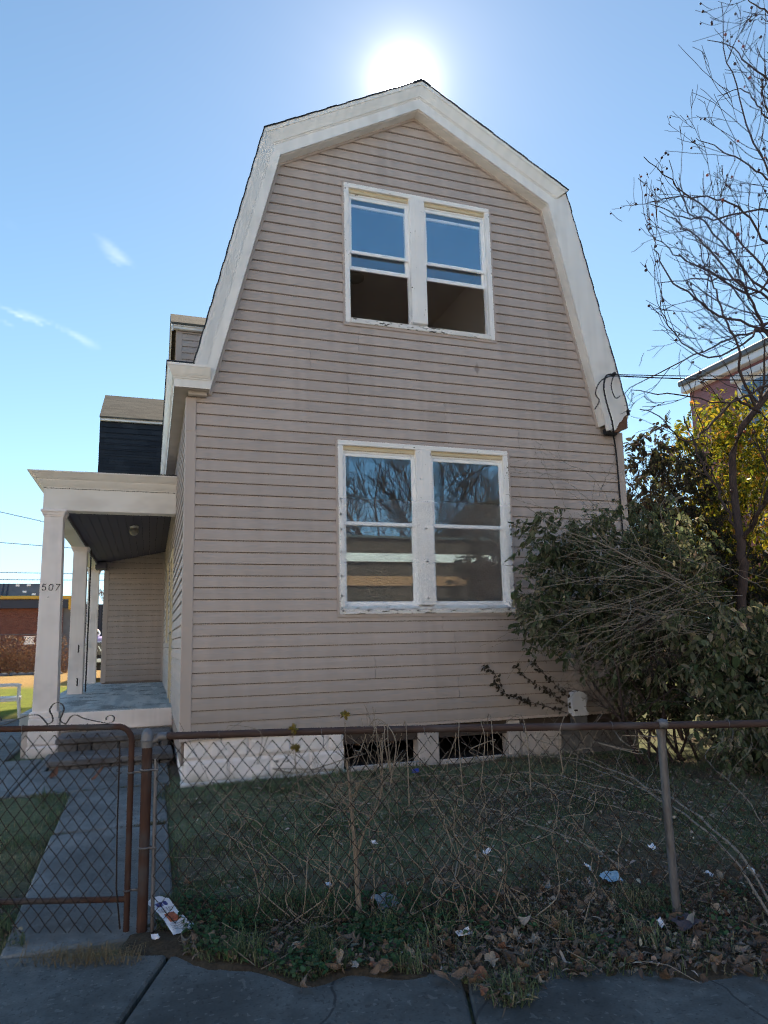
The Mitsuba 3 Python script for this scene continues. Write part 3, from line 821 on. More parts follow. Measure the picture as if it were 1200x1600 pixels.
zr = [-0.475, -0.245, -0.032]
for rrow in range(2):
    xs = [0.03, 0.50, 0.93, 1.36, 1.755] if rrow == 0 else [0.03, 0.28, 0.70, 1.16, 1.58, 1.755]
    for a, b in zip(xs[:-1], xs[1:]):
        add(f'{FD}__block', rock_block(a + .003, b - .001, zr[rrow] + .001, zr[rrow + 1] - .001, 0.04, 0.14, 0.042), 'mat_stone_white')
add(f'{FD}__mortar', box(0.035, 1.75, 0.05, 0.2, -0.6, -0.03), 'mat_stone_white')
add(f'{FD}__side_wall', box(0.02, 0.16, 0.2, 3.1, -0.6, -0.03), 'mat_stone_white')
add(f'{FD}__footing', box(0.0, 1.79, -0.035, 0.2, -0.62, -0.462, 0.015), 'mat_stone_white')
add(f'{FD}__pier', box(2.645, 2.905, 0.01, 0.22, -0.60, -0.04, 0.02), 'mat_stucco')
add(f'{FD}__pier', box(3.81, 3.97, 0.005, 0.2, -0.60, -0.04, 0.015), 'mat_stucco')
add(f'{FD}__pier', box(3.985, 4.56, 0.03, 0.22, -0.60, -0.12, 0.02), 'mat_stucco')
add(f'{FD}__skirt_board', box(1.79, 2.64, -0.01, 0.03, -0.50, -0.425, 0.006), 'mat_stucco')
add(f'{FD}__skirt_board', box(2.91, 3.805, -0.01, 0.03, -0.50, -0.43, 0.006), 'mat_stucco')
scene['mat_old_wood'] = flat((0.07, 0.055, 0.048), 0.9, 0.1)
add(f'{FD}__sill_beam', box(1.76, 5.7, 0.06, 0.24, -0.19, -0.035), 'mat_old_wood')
add(f'{FD}__rear_blocks', box(4.565, 5.7, 0.05, 0.2, -0.60, -0.2), 'mat_step')
for k in range(7):
    add(f'{FD}__joist', box(1.95 + .42 * k, 2.0 + .42 * k, 0.25, 6.0, -0.24, -0.06), 'mat_wood_raw')
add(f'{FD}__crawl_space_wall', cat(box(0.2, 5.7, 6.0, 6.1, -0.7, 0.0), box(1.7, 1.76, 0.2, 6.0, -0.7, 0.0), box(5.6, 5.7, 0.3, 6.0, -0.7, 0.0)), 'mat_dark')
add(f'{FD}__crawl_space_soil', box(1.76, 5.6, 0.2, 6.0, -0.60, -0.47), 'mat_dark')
add(f'{H}__floor_deck', box(0.1, 5.6, 0.1, 15.9, -0.05, -0.03), 'mat_wood_raw')

# ================================================================== WINDOWS of the front
def double_hung(name, u0, u1, z0, z1, mull0, mull1, raised, lbl):
    """Two double-hung units side by side in one white frame. raised: how far the lower sashes are pushed up."""
    W = key_of(f'{H}__{name}')
    tag(W, lbl)
    yo = -0.032
    # vinyl J-channel round it
    for (a, b, c, d) in ((u0 - J, u1 + J, z1, z1 + J), (u0 - J, u1 + J, z0 - J - .012, z0), (u0 - J, u0, z0, z1), (u1, u1 + J, z0, z1)):
        add(f'{W}__channel', box(a, b, -0.030, 0.0, c, d, 0.004), 'mat_taupe')
    head, side, sill = 0.062, 0.066, 0.10
    add(f'{W}__frame', box(u0, u1, yo, 0.09, z1 - head, z1, 0.006), 'mat_chipped_white')
    add(f'{W}__frame', box(u0, u0 + side, yo - .001, 0.09, z0, z1 - head - .001, 0.006), 'mat_chipped_white')
    add(f'{W}__frame', box(u1 - side, u1, yo - .001, 0.09, z0, z1 - head - .001, 0.006), 'mat_chipped_white')
    add(f'{W}__mullion', box(mull0, mull1, yo - .004, 0.09, z0 + sill, z1 - head - .001, 0.006), 'mat_chipped_white')
    add(f'{W}__mullion', box((mull0 + mull1) / 2 - .035, (mull0 + mull1) / 2 + .04, yo - .012, yo - .004, z0 + sill, z1 - head - .001, 0.003), 'mat_chipped_white')
    for (a, b) in ((u0 + side + .001, (mull0 + mull1) / 2), ((mull0 + mull1) / 2 + .002, u1 - side - .001)):
        v = [[x, y, z] for x in (a, b) for (y, z) in ((yo - .012, z0), (yo - .012, z0 + sill * .62), (0.06, z0 + sill), (0.09, z0))]
        add(f'{W}__sill', raw(v, [[0, 1, 5], [0, 5, 4], [1, 2, 6], [1, 6, 5], [2, 3, 7], [2, 7, 6], [3, 0, 4], [3, 4, 7], [0, 3, 2], [0, 2, 1], [4, 5, 6], [4, 6, 7]]), 'mat_peeling_white')
    zi0, zi1 = z0 + sill - .004, z1 - head
    zm = (zi0 + zi1) / 2 + .02
    for (a, b) in ((u0 + side, mull0), (mull1, u1 - side)):
        # stepped blind stops under the head, yellowed
        add(f'{W}__head_stop', box(a, b, 0.0, 0.05, zi1 - .050, zi1, 0.003), 'mat_yellowed')
        add(f'{W}__head_stop', box(a, b, 0.018, 0.06, zi1 - .078, zi1 - .05, 0.003), 'mat_chipped_white')
        st_, rl = 0.040, 0.042
        zt = zi1 - .078

        def sash(x0, x1, b0, b1, y, botrail):
            out = []
            out.append(box(x0, x0 + st_, y, y + .028, b0, b1, 0.005))
            out.append(box(x1 - st_, x1, y, y + .028, b0, b1, 0.005))
            out.append(box(x0 + st_, x1 - st_, y + .001, y + .027, b1 - rl, b1, 0.005))
            out.append(box(x0 + st_, x1 - st_, y + .001, y + .027, b0, b0 + botrail, 0.005))
            add(f'{W}__sash', cat(*out), 'mat_vinyl_white')
            add(f'{W}__pane', raw([[x0 + st_, y + .014, b0 + botrail], [x1 - st_, y + .014, b0 + botrail], [x1 - st_, y + .014, b1 - rl], [x0 + st_, y + .014, b1 - rl]], [[0, 1, 2], [0, 2, 3]]), 'mat_glass')
        sash(a + .004, b - .004, zm - .022, zt, 0.022, 0.045)
        sash(a + .006, b - .006, zi0 + raised, zm + .02 + raised, 0.056, 0.052)
        for x in (a, b - .008):
            add(f'{W}__track', box(x, x + .008, 0.016, 0.09, zi0, zt, 0.0), 'mat_vinyl_white')
    return W


UWIN = double_hung('upper_window', 1.838, 3.868, 4.815, 6.692, 2.712, 2.925, 0.655, 'upper pair of sash windows, lower sashes pushed up')
LWIN = double_hung('lower_window', 1.715, 3.963, 1.262, 3.322, 2.70, 2.905, 0.0, 'lower pair of sash windows with a plastic screen over the lower half')
# clear reinforced sheet screwed over the lower part of the lower window
scene['mat_screen_core'] = two({'type': 'principled', 'base_color': {'type': 'rgb', 'value': [0.62, 0.60, 0.64]}, 'roughness': 0.6})


def screen_w(p, n, uv):
    gx_ = dr.abs(p.x / 0.0125 - dr.round(p.x / 0.0125))
    gz_ = dr.abs(p.z / 0.0125 - dr.round(p.z / 0.0125))
    return 0.02 + 0.08 * smoothstep(.18, .08, dr.minimum(gx_, gz_))


scene['mat_screen'] = {'type': 'blendbsdf', 'weight': proc(screen_w), 'a': {'type': 'null'}, 'b': {'type': 'ref', 'id': 'mat_screen_core'}}
scr = []
xs = np.linspace(1.722, 3.958, 60)
zs_ = np.linspace(1.30, 2.615, 30)
XX, ZZ = np.meshgrid(xs, zs_)
YY = -0.050 - 0.004 * meshkit.fbm(np.stack([XX * 3, ZZ * 3, XX * 0], -1), 3, 2)
b_, a_ = np.meshgrid(np.arange(59), np.arange(29))
qq = np.stack([a_ * 60 + b_, a_ * 60 + b_ + 1, (a_ + 1) * 60 + b_ + 1, (a_ + 1) * 60 + b_], -1).reshape(-1, 4)
add(f'{LWIN}__screen', raw(np.column_stack([XX.ravel(), YY.ravel(), ZZ.ravel()]), np.vstack([qq[:, [0, 1, 2]], qq[:, [0, 2, 3]]])), 'mat_screen')
heads = [(1.735, z) for z in (1.33, 1.47, 1.70, 1.98, 2.24, 2.42, 2.60)] + [(3.945, z) for z in (1.36, 1.60, 1.85, 2.08, 2.30, 2.52)] + [(x, 1.30) for x in (1.75, 2.05, 2.4, 2.66, 2.83, 3.14, 3.50, 3.86)] + [(2.80, z) for z in (1.44, 1.88, 2.28)]
for n, (x, z) in enumerate(heads):
    c = moved(trimesh.creation.cylinder(0.011, 0.012, sections=8), rx=math.pi / 2, at=(x, -0.056, z))
    add(f'{LWIN}__screw', c, 'mat_iron' if n % 3 else 'mat_galvanised')

# dark rooms behind
for (nm, z0, z1) in (('upper_room', 4.2, 6.72), ('lower_room', 0.15, 3.55)):
    Y1 = 5.0
    R_ = f'{H}__{nm}'
    add(f'{R_}__wall', cat(box(1.2, 4.5, Y1, Y1 + .1, z0, z1), box(1.1, 1.2, 0.11, Y1, z0, z1), box(4.5, 4.6, 0.11, Y1, z0, z1)), 'mat_interior')
    add(f'{R_}__ceiling', box(1.1, 4.6, 0.11, Y1, z1, z1 + .05), 'mat_interior')
    add(f'{R_}__floor', box(1.1, 4.6, 0.11, Y1, z0 - .05, z0), 'mat_wood_raw')
add(f'{H}__upper_room__ceiling_light', moved(raw(*(lambda m: (m.vertices * [1, 1, .45], m.faces))(trimesh.creation.icosphere(3, 0.15))), at=(2.62, 2.2, 6.68)), 'mat_frosted', True)

# ================================================================== FENCE AND GATE
def ring_at(s, t, z, r, tr=0.006, n=14):
    a = np.linspace(0, 2 * np.pi, n)
    return tube([st(s + r * math.cos(q), t + r * math.sin(q), z) for q in a], tr, 5)


rf = np.random.default_rng(31)


def chain_mesh(s0, s1, zb, zt, t0=0.0, w=0.042, h=0.052, wob=0.004, r=0.0029, bottom=None):
    lines, n = [], int((zt - zb) / h)
    m = int((s1 - s0) / w)
    sub = 3
    for k in range(m):
        p = []
        for q in range(n + 1):
            zz = zt - q * h
            ss = s0 + w * (k + (q % 2 if k % 2 == 0 else 1 - q % 2))
            f = meshkit.fbm(np.array([ss * 2.1, zz * 2.1, 3.0]), 2, 8) - .5
            g = meshkit.fbm(np.array([ss * 2.1, zz * 2.1, 9.0]), 2, 8) - .5
            p.append(st(ss + wob * 3 * f, t0 + (0.0035 if q % 2 else -0.0035) + 0.03 * g * (wob > .0045), zz + wob * 2.4 * g))
        lines.append(p)
    return tubes(lines, r, 4)


FN = thing('chain_link_fence', 'low rusty chain link fence along the front lawn', 'fence')
# gate post: a rusted pipe with a galvanised dome cap, and the thin terminal pipe beside it
add(f'{FN}__gate_post', tube([st(-0.004, 0, -0.75), st(0.0, 0, 0.40)], 0.030, 14), 'mat_rust', 40)
cap = np.array([(0.0, .037), (.035, .037), (.04, .041), (.046, .037), (.07, .036), (.095, .026), (.108, .010), (.111, .001)])
pc = st(0, 0, 0.365)
add(f'{FN}__post_cap', tube([pc + [0, 0, z] for z, _ in cap], cap[:, 1], 14), 'mat_galvanised', 50, label='domed grey metal cap on the gate post')
add(f'{FN}__tension_bar', tube([st(0.058, -0.01, -0.68), st(0.057, -0.01, 0.30)], 0.011, 8), 'mat_galvanised', 40)
for z in (0.24, -0.19):
    add(f'{FN}__band', cat(ring_at(0.0, 0, z, 0.033, 0.007), tube([st(0.03, -.02, z), st(0.075, -.015, z)], 0.007, 5)), 'mat_galvanised', True)
# line post, leaning a little, and two more beyond the frame
for (s, lean) in ((3.024, -0.012), (5.95, 0.01), (8.9, 0.0)):
    add(f'{FN}__post', tube([st(s + .012, 0.03, -0.75), st(s, 0.03, -0.1), st(s + lean * 0, 0.03, 0.41)], 0.0245, 12), 'mat_galvanised', 40)
    add(f'{FN}__loop_cap', cat(tube([st(s, 0.03, 0.37), st(s, 0.03, 0.40), st(s, 0.02, 0.43), st(s, 0.0, 0.455)], [0.028, 0.027, 0.02, 0.012], 10), tube([st(s - .025, 0, 0.43), st(s + .025, 0, 0.43)], 0.029, 10)), 'mat_galvanised', 40)
rail = [st(s, 0, 0.425 + 0.008 * math.sin(s * 1.3) + 0.001 * s) for s in np.linspace(0.10, 8.9, 60)]
add(f'{FN}__top_rail', tube(rail, 0.0215, 12), 'mat_rail', 40)
add(f'{FN}__rail_sleeve', tube([st(0.03, -.0, 0.398), st(0.055, 0, 0.405), st(0.075, 0, 0.423), st(0.118, 0, 0.425)], [0.014, 0.018, 0.0255, 0.0255], 12), 'mat_galvanised', 40)
add(f'{FN}__wire_mesh', chain_mesh(0.065, 3.0, -0.66, 0.395, -0.026, wob=0.007), 'mat_wire', True, kind='stuff')
add(f'{FN}__wire_mesh', chain_mesh(3.03, 5.9, -0.66, 0.395, -0.026, wob=0.007), 'mat_wire', True, kind='stuff')
for s in (0.42, 1.02, 1.62, 2.2, 2.72, 3.4, 4.1):
    a = np.linspace(-0.5, 2 * np.pi * .9, 14)
    e0 = [st(s + .012 * (q / 6), -0.0 + 0.0245 * math.cos(q), 0.427 + 0.0245 * math.sin(q)) for q in a]
    tail = [st(s + .02, -0.03, 0.39), st(s + .03 + rf.uniform(-.02, .03), -0.035, 0.345)]
    add(f'{FN}__tie_wire', tube(e0 + tail, 0.0022, 4), 'mat_galvanised', True)

GT = thing('garden_gate', 'rusty chain link gate with a scrolled iron top', 'gate')
g0, g1, zt_, zb_ = -1.15, -0.092, 0.487, -0.665
arc = lambda cs, cz, r, a0, a1: [(cs + r * math.cos(q), cz + r * math.sin(q)) for q in np.linspace(a0, a1, 8)]
pth = [(g1, zb_)] + [(g1, z) for z in (-.3, 0.1)] + arc(g1 - .085, zt_ - .085, 0.085, 0, math.pi / 2) + [(s, zt_) for s in (-.4, -.62, -.85)] + arc(g0 + .085, zt_ - .085, 0.085, math.pi / 2, math.pi) + [(g0, 0.1), (g0, -.3), (g0, zb_)]
add(f'{GT}__frame', tube([st(s, 0, z) for s, z in pth], 0.0175, 10), 'mat_rust', True)
add(f'{GT}__middle_rail', tube([st(g0, 0, -0.468), st(g1, 0, -0.468)], 0.0165, 10), 'mat_rust', 40)
add(f'{GT}__wire_mesh', chain_mesh(g0 + .02, g1 - .05, -0.66, 0.455, -0.022, wob=0.0045), 'mat_wire', True, kind='stuff')
add(f'{GT}__tension_bar', tube([st(g1 - .062, -.02, 0.38), st(g1 - .06, -.025, -0.1), st(g1 - .056, -.02, -.40), st(g1 - .03, -.015, -.62)], 0.005, 6), 'mat_wire', True)


def strap(pts, wdt=0.014, th=0.0035, t0=-0.004):
    """Flat iron strip bent along (s, z) points."""
    p = smooth_path(np.array(pts), 60)
    d = np.gradient(p, axis=0)
    d /= np.linalg.norm(d, axis=1, keepdims=True)
    n = np.column_stack([-d[:, 1], d[:, 0]]) * th / 2
    v = []
    for q, m in zip(p, n):
        for (e, tt_) in ((m, -wdt / 2), (m, wdt / 2), (-m, wdt / 2), (-m, -wdt / 2)):
            v.append(st(q[0] + e[0], t0 + tt_, q[1] + e[1]))
    f = []
    for k in range(len(p) - 1):
        for a in range(4):
            b = (a + 1) % 4
            f += [[4 * k + a, 4 * k + b, 4 * k + 4 + b], [4 * k + a, 4 * k + 4 + b, 4 * k + 4 + a]]
    return raw(v, f)


LOOP = [(-0.592, 0.507), (-0.562, 0.528), (-0.567, 0.56), (-0.582, 0.589), (-0.566, 0.622), (-0.538, 0.634), (-0.508, 0.62), (-0.498, 0.594), (-0.505, 0.569), (-0.517, 0.53), (-0.482, 0.507)]
for pts in (LOOP, [(-0.59, 0.508), (-0.628, 0.55), (-0.661, 0.566), (-0.729, 0.557), (-0.837, 0.516), (-0.885, 0.506)], [(-0.484, 0.508), (-0.454, 0.551), (-0.422, 0.559), (-0.38, 0.54), (-0.30, 0.520), (-0.233, 0.506)],
            [(-0.236, 0.507), (-0.205, 0.517), (-0.198, 0.538), (-0.212, 0.552), (-0.232, 0.551), (-0.246, 0.538), (-0.244, 0.526)],
            [(-0.885, 0.507), (-0.905, 0.525), (-0.90, 0.55), (-0.875, 0.553), (-0.865, 0.535)]):
    add(f'{GT}__scroll', strap(pts), 'mat_iron', 40)
for z in (0.225, -0.42):
    add(f'{GT}__hinge', cat(ring_at(g1, 0, z, 0.0205, 0.006), tube([st(g1 + .015, 0, z), st(g1 + .045, -.01, z + .006), st(-0.03, 0, z)], 0.008, 6)), 'mat_galvanised', True)
for s in (-0.74, -0.36):
    a = np.linspace(0.2, 2 * np.pi * .95, 14)
    add(f'{GT}__tie_wire', tube([st(s + .008 * q / 6, 0.021 * math.cos(q), zt_ + 0.021 * math.sin(q)) for q in a] + [st(s - .01, -.02, .43)], 0.0022, 4), 'mat_galvanised', True)
# knotted wire that holds the corner of the mesh to the gate frame
a = np.linspace(0, 7 * np.pi, 70)
add(f'{GT}__wire_coil', tube([st(g1 - .062 + .013 * math.cos(q), -.022 + .013 * math.sin(q), 0.33 - .0045 * q * 1.2) for q in a], 0.0022, 4), 'mat_wire', True)

# ================================================================== SERVICE CABLE on the right corner
CB = thing('service_cable', 'black service cables strung from the neighbour to the right rake of the house', 'cable')
def sag(p, q, d, n=24):
    t = np.linspace(0, 1, n)[:, None]
    return np.asarray(p) * (1 - t) + np.asarray(q) * t - np.array([0, 0, 1.0]) * d * 4 * t * (1 - t)


hk = (5.50, -0.27, 4.42)
add(f'{CB}__span', tube(sag(hk, (19.0, -1.0, 6.9), 0.45), 0.007, 5), 'mat_cable', True)
add(f'{CB}__span', tube(sag((5.5, -0.272, 4.40), (19.0, -1.05, 6.4), 0.40), 0.009, 5), 'mat_cable', True)
add(f'{CB}__drip_loop', tube(smooth_path([(5.50, -.275, 4.42), (5.36, -.29, 4.38), (5.30, -.30, 4.20), (5.34, -.29, 3.98), (5.40, -.28, 3.78), (5.43, -.26, 3.66), (5.50, -.16, 3.60), (5.60, -.05, 3.52), (5.625, -.035, 3.2), (5.63, -.035, 2.2), (5.635, -.035, 0.6)], 70), 0.011, 6), 'mat_cable', True)
add(f'{CB}__drip_loop', tube(smooth_path([(5.48, -.28, 4.41), (5.27, -.29, 4.30), (5.17, -.29, 4.12), (5.22, -.29, 4.02), (5.15, -.28, 3.9)], 30), 0.008, 5), 'mat_cable', True)
add(f'{CB}__drip_loop', tube(smooth_path([(5.50, -.28, 4.43), (5.42, -.30, 4.24), (5.47, -.30, 4.08), (5.56, -.29, 4.12)], 24), 0.007, 5), 'mat_cable', True)
add(f'{CB}__insulator', moved(trimesh.creation.cylinder(0.022, 0.06, sections=10), rx=1.3, at=(5.49, -0.275, 4.42)), 'mat_black', 40)

# ================================================================== WHITE UTILITY BOX by the wall
UB = thing('utility_box', 'small white utility box with a rounded top low on the wall beside the shrub', 'utility box')
bx = sg.Polygon([(4.63, -0.02), (4.63, 0.20), (4.66, 0.26), (4.72, 0.285), (4.79, 0.275), (4.84, 0.23), (4.85, 0.17), (4.815, 0.10), (4.825, 0.03), (4.85, 0.02), (4.85, -0.02)])
add(f'{UB}__cover', on_front(-0.03)(slab(bx, lambda u, z: 0.10 + 0.02 * (1 - ((u - 4.74) / .12)**2), 0.0)), 'mat_paper')
add(f'{UB}__base', on_front(-0.03)(slab(sg.Polygon([(4.66, -0.16), (4.645, -0.021), (4.84, -0.021), (4.835, -0.15), (4.75, -0.175)]), lambda u, z: 0.085 + 0 * u, 0.0)), 'mat_galvanised')
add(f'{UB}__latch', box(4.65, 4.685, -0.152, -0.128, 0.04, 0.06), 'mat_black')

# ================================================================== WHITE PLASTIC CHAIR
CH = thing('plastic_chair', 'white plastic garden chair beside the porch', 'chair')


def chair_part(name, mesh):
    add(f'{CH}__{name}', moved(mesh, at=(-3.16, 8.95, -0.452), rz=math.radians(96)), 'mat_chair', 40)


def bar(pts, w, th):
    """A flat plastic bar, w wide across, swept along (x, y, z) points."""
    p = smooth_path(pts, 16)
    t, a, b = frames(p)
    v, f = [], []
    for q, tt_ in zip(p, t):
        sd = np.cross(tt_, [0, 0, 1.0]) if abs(tt_[2]) < .8 else np.cross(tt_, [0, 1.0, 0])
        sd /= np.linalg.norm(sd)
        up = np.cross(sd, tt_)
        v += [q + sd * w / 2 + up * th / 2, q - sd * w / 2 + up * th / 2, q - sd * w / 2 - up * th / 2, q + sd * w / 2 - up * th / 2]
    for k in range(len(p) - 1):
        for c in range(4):
            d = (c + 1) % 4
            f += [[4 * k + c, 4 * k + d, 4 * k + 4 + d], [4 * k + c, 4 * k + 4 + d, 4 * k + 4 + c]]
    n = 4 * (len(p) - 1)
    f += [[0, 1, 2], [0, 2, 3], [n, n + 2, n + 1], [n, n + 3, n + 2]]
    return raw(v, f)


for sx in (-1, 1):
    chair_part('leg', bar([(sx * .29, -.27, 0), (sx * .275, -.25, .22), (sx * .265, -.235, .43), (sx * .27, -.24, .645)], .075, .04))
    chair_part('leg', bar([(sx * .27, .30, 0), (sx * .25, .25, .2), (sx * .235, .22, .42)], .055, .03))
    chair_part('armrest', bar([(sx * .27, -.26, .64), (sx * .28, -.15, .665), (sx * .275, .10, .665), (sx * .245, .27, .66)], .10, .04))
chair_part('seat', cat(*[box(-.24 + .08 * k, -.168 + .08 * k, -.26, .20, .405 - .004 * abs(k - 2.5), .425, .006) for k in range(6)], box(-.25, .25, -.28, -.255, .34, .43, .01), box(-.27, -.24, -.27, .22, .34, .425, .01), box(.24, .27, -.27, .22, .34, .425, .01)))
for k in range(5):
    chair_part('back_slat', bar([(-.18 + .09 * k, .20, .42), (-.19 + .095 * k, .27, .62), (-.19 + .095 * k, .33, .86)], .05, .014))
chair_part('back_rail', bar([(-.23, .31, .84), (-.12, .345, .90), (.12, .345, .90), (.23, .31, .84)], .02, .06))
for sx in (-1, 1):
    chair_part('back_post', bar([(sx * .235, .22, .42), (sx * .24, .27, .64), (sx * .23, .32, .86)], .04, .02))

# ================================================================== PLANTS
def leaf_mesh(pos, axis, normal, length, width, curl=0.25):
    """Many leaves: each a folded blade of six triangles. Arrays (n, 3) and (n,)."""
    pos, axis, normal = (np.asarray(a, float) for a in (pos, axis, normal))
    axis = axis / (np.linalg.norm(axis, axis=1, keepdims=True) + 1e-9)
    side = np.cross(normal, axis)
    side /= np.linalg.norm(side, axis=1, keepdims=True) + 1e-9
    nor = np.cross(axis, side)
    L, W = np.asarray(length)[:, None], np.asarray(width)[:, None]
    P = lambda a, s, h: pos + axis * L * a + side * W * s + nor * L * h
    v = np.stack([P(0, 0, 0), P(.30, -.5, .07), P(.30, .5, .07), P(.35, 0, -.01), P(.68, -.40, .02 - curl * .25), P(.68, .40, .02 - curl * .25), P(1, 0, -curl * .7)], 1)
    f = np.array([[0, 1, 3], [0, 3, 2], [1, 4, 3], [3, 5, 2], [3, 4, 6], [3, 6, 5]])
    F = (f[None] + 7 * np.arange(len(pos))[:, None, None]).reshape(-1, 3)
    return v.reshape(-1, 3), F


def leaf_colours(n, palette, weights, r, jitter=0.25):
    pal = np.array(palette)
    c = pal[r.choice(len(pal), n, p=np.array(weights) / np.sum(weights))]
    c = c * (1 + jitter * r.uniform(-1, 1, (n, 1))) * (1 + 0.08 * r.uniform(-1, 1, (n, 3)))
    return np.repeat(np.clip(c, 0.004, 1), 7, axis=0)


def unit(v):
    return v / (np.linalg.norm(v, axis=-1, keepdims=True) + 1e-9)


def grow(p0, d0, length, radius, depth, r, out, spread=0.75, kids=(4, 6), up=0.15, wander=0.22, ratio=0.62, start=0.2, npts=7, rmin=0.0022):
    """A crooked branch and its side branches; every branch is (points, radii) of npts points."""
    p, d = np.array(p0, float), unit(np.array(d0, float))
    pts, step = [p.copy()], length / (npts - 1)
    dirs = []
    for _ in range(npts - 1):
        d = unit(d + wander * r.normal(size=3) * .5 + np.array([0, 0, up]) * .3)
        p = p + d * step
        pts.append(p.copy())
        dirs.append(d)
    rad = np.linspace(radius, max(rmin, radius * .45), npts)
    out.append((np.array(pts), rad, depth))
    if depth <= 0:
        return
    for _ in range(r.integers(kids[0], kids[1] + 1)):
        t = r.uniform(start, 1.0)
        k = min(int(t * (npts - 1)), npts - 2)
        a = t * (npts - 1) - k
        base = pts[k] * (1 - a) + pts[k + 1] * a
        side = unit(np.cross(dirs[k], r.normal(size=3)))
        grow(base, unit(dirs[k] + side * spread * r.uniform(.7, 1.3)), length * ratio * r.uniform(.6, 1.15) * (1.15 - .4 * t), max(rmin, rad[k] * .58), depth - 1, r, out, spread, kids, up, wander, ratio, start, npts, rmin)


def resample(path, n):
    p = smooth_path(path, 60)
    s = np.concatenate([[0], np.cumsum(np.linalg.norm(np.diff(p, axis=0), axis=1))])
    t = np.linspace(0, s[-1], n)
    return np.column_stack([np.interp(t, s, p[:, k]) for k in range(3)]), s[-1]


def branch_mesh(branches, sides=5):
    return tubes([b[0] for b in branches], np.array([b[1] for b in branches]), sides)


def in_ellipsoids(n, ells, r, shell=0.55):
    """n points in a union of ellipsoids, more of them towards the outside."""
    vol = np.array([e[1][0] * e[1][1] * e[1][2] * (e[2] if len(e) > 2 else 1) for e in ells])
    pick = r.choice(len(ells), n, p=vol / vol.sum())
    u = unit(r.normal(size=(n, 3)))
    rad = r.uniform(shell**3, 1, n) ** (1 / 3) * (1 + 0.13 * r.normal(size=n))
    c = np.array([e[0] for e in ells])[pick]
    R = np.array([e[1] for e in ells])[pick]
    return c + u * R * rad[:, None], u


# ---- the shrub against the right of the front wall
rb = np.random.default_rng(11)
SH = thing('evergreen_shrub', 'big dark leafy shrub crowding the right end of the front wall', 'shrub')
ELLS = [((4.45, -0.95, 1.45), (0.85, .60, .80)), ((5.0, -1.10, 1.60), (.90, .75, .90)), ((5.5, -1.0, .80), (.80, .75, .78)), ((5.3, -0.8, .35), (.5, .50, .55), .8), ((5.9, -1.9, .25), (1.1, .55, .75)), ((6.9, -1.5, .2), (1.1, 1.0, .8)),
        ((4.05, -0.75, 2.05), (.40, .35, .42), 1.1), ((3.95, -0.85, 1.15), (.42, .40, .40), 1.3)]
out = []
for k in range(16):
    b0 = np.array([rb.uniform(4.9, 6.3), rb.uniform(-1.4, -.7), -0.55])
    grow(b0, (rb.uniform(-.7, .5), rb.uniform(-.3, .2), 1), rb.uniform(1.2, 2.1), 0.022, 3, rb, out, 0.8, (3, 5), 0.1, .3, .6, .35, 7, .0025)
add(f'{SH}__stems', branch_mesh(out, 4), 'mat_bark', True)


def leafy(ells, nclu, per, r, size, palette, weights, droop, shell=.55, twig=0.16, ymax=-0.06, xhouse=True):
    """Sprigs: short twigs with leaves in two rows, hanging outwards."""
    c, u = in_ellipsoids(nclu, ells, r, shell)
    keep = c[:, 2] > -0.60
    if xhouse:
        keep &= (c[:, 1] < ymax - .12) | (c[:, 0] > 5.95)
    c, u = c[keep], u[keep]
    d = unit(u * [.9, .9, .25] + .55 * r.normal(size=c.shape) + np.array([0, 0, -droop]))
    tw = np.stack([c - d * twig * .5, c + d * 0.0, c + d * twig * .5 + [0, 0, -.02]], 1)
    n = len(c)
    t = np.tile(np.linspace(-.5, .55, per), (n, 1)) + r.uniform(-.05, .05, (n, per))
    pos = c[:, None] + d[:, None] * twig * t[..., None]
    side = unit(np.cross(d, r.normal(size=c.shape)))[:, None] * np.where(np.arange(per) % 2, 1.0, -1.0)[None, :, None]
    ax = unit(d[:, None] * .55 + side * .9 + np.array([0, 0, -droop * 1.1]) + .35 * r.normal(size=(n, per, 3)))
    nor = unit(np.array([0, 0, 1.0]) + .6 * r.normal(size=(n, per, 3)) - ax * .2)
    L = size * r.uniform(.45, 1.4, (n, per)) * r.uniform(.75, 1.2, (n, 1))
    V, F = leaf_mesh(pos.reshape(-1, 3), ax.reshape(-1, 3), nor.reshape(-1, 3), L.ravel(), L.ravel() * r.uniform(.36, .52, n * per), .25)
    if xhouse:
        bad = (V[:, 1] > -0.035) & (V[:, 0] < 5.78)
        V[bad, 1] = -0.035
    clump = meshkit.noise(np.repeat(pos.reshape(-1, 3), 7, axis=0) * 2.2, 3)
    C = leaf_colours(n * per, palette, weights, r) * (0.75 + .5 * clump)[:, None]
    return raw(V, F), C, tubes(tw, .0025, 3)


GREENS = [(0.085, 0.11, 0.055), (0.12, 0.14, 0.08), (0.18, 0.19, 0.12), (0.27, 0.245, 0.17), (0.36, 0.30, 0.21)]
m, C, tw = leafy(ELLS, 3300, 11, rb, 0.072, GREENS, [4, 4, 2.4, 1.2, .35], .45)
add(f'{SH}__leaves', m, 'mat_leaf', True, color=C, kind='stuff')
add(f'{SH}__twigs', tw, 'mat_bark', True, kind='stuff')
# nearer skirt with larger drooping pale-backed leaves
m, C, tw = leafy([((5.55, -2.25, .50), (.95, .40, .55)), ((6.6, -2.3, .2), (.9, .5, .55)), ((4.7, -1.55, .75), (.6, .30, .35)), ((5.3, -2.0, 1.02), (.9, .35, .25), 1.5), ((5.6, -2.35, -.1), (.9, .4, .35), 1.2)], 430, 9, rb, 0.088, GREENS + [(0.33, 0.27, 0.17)], [3, 3.5, 3, 2.2, .8, .5], .85)
add(f'{SH}__drooping_leaves', m, 'mat_leaf', True, color=C, kind='stuff', label='larger pale-backed leaves drooping over the fence rail')

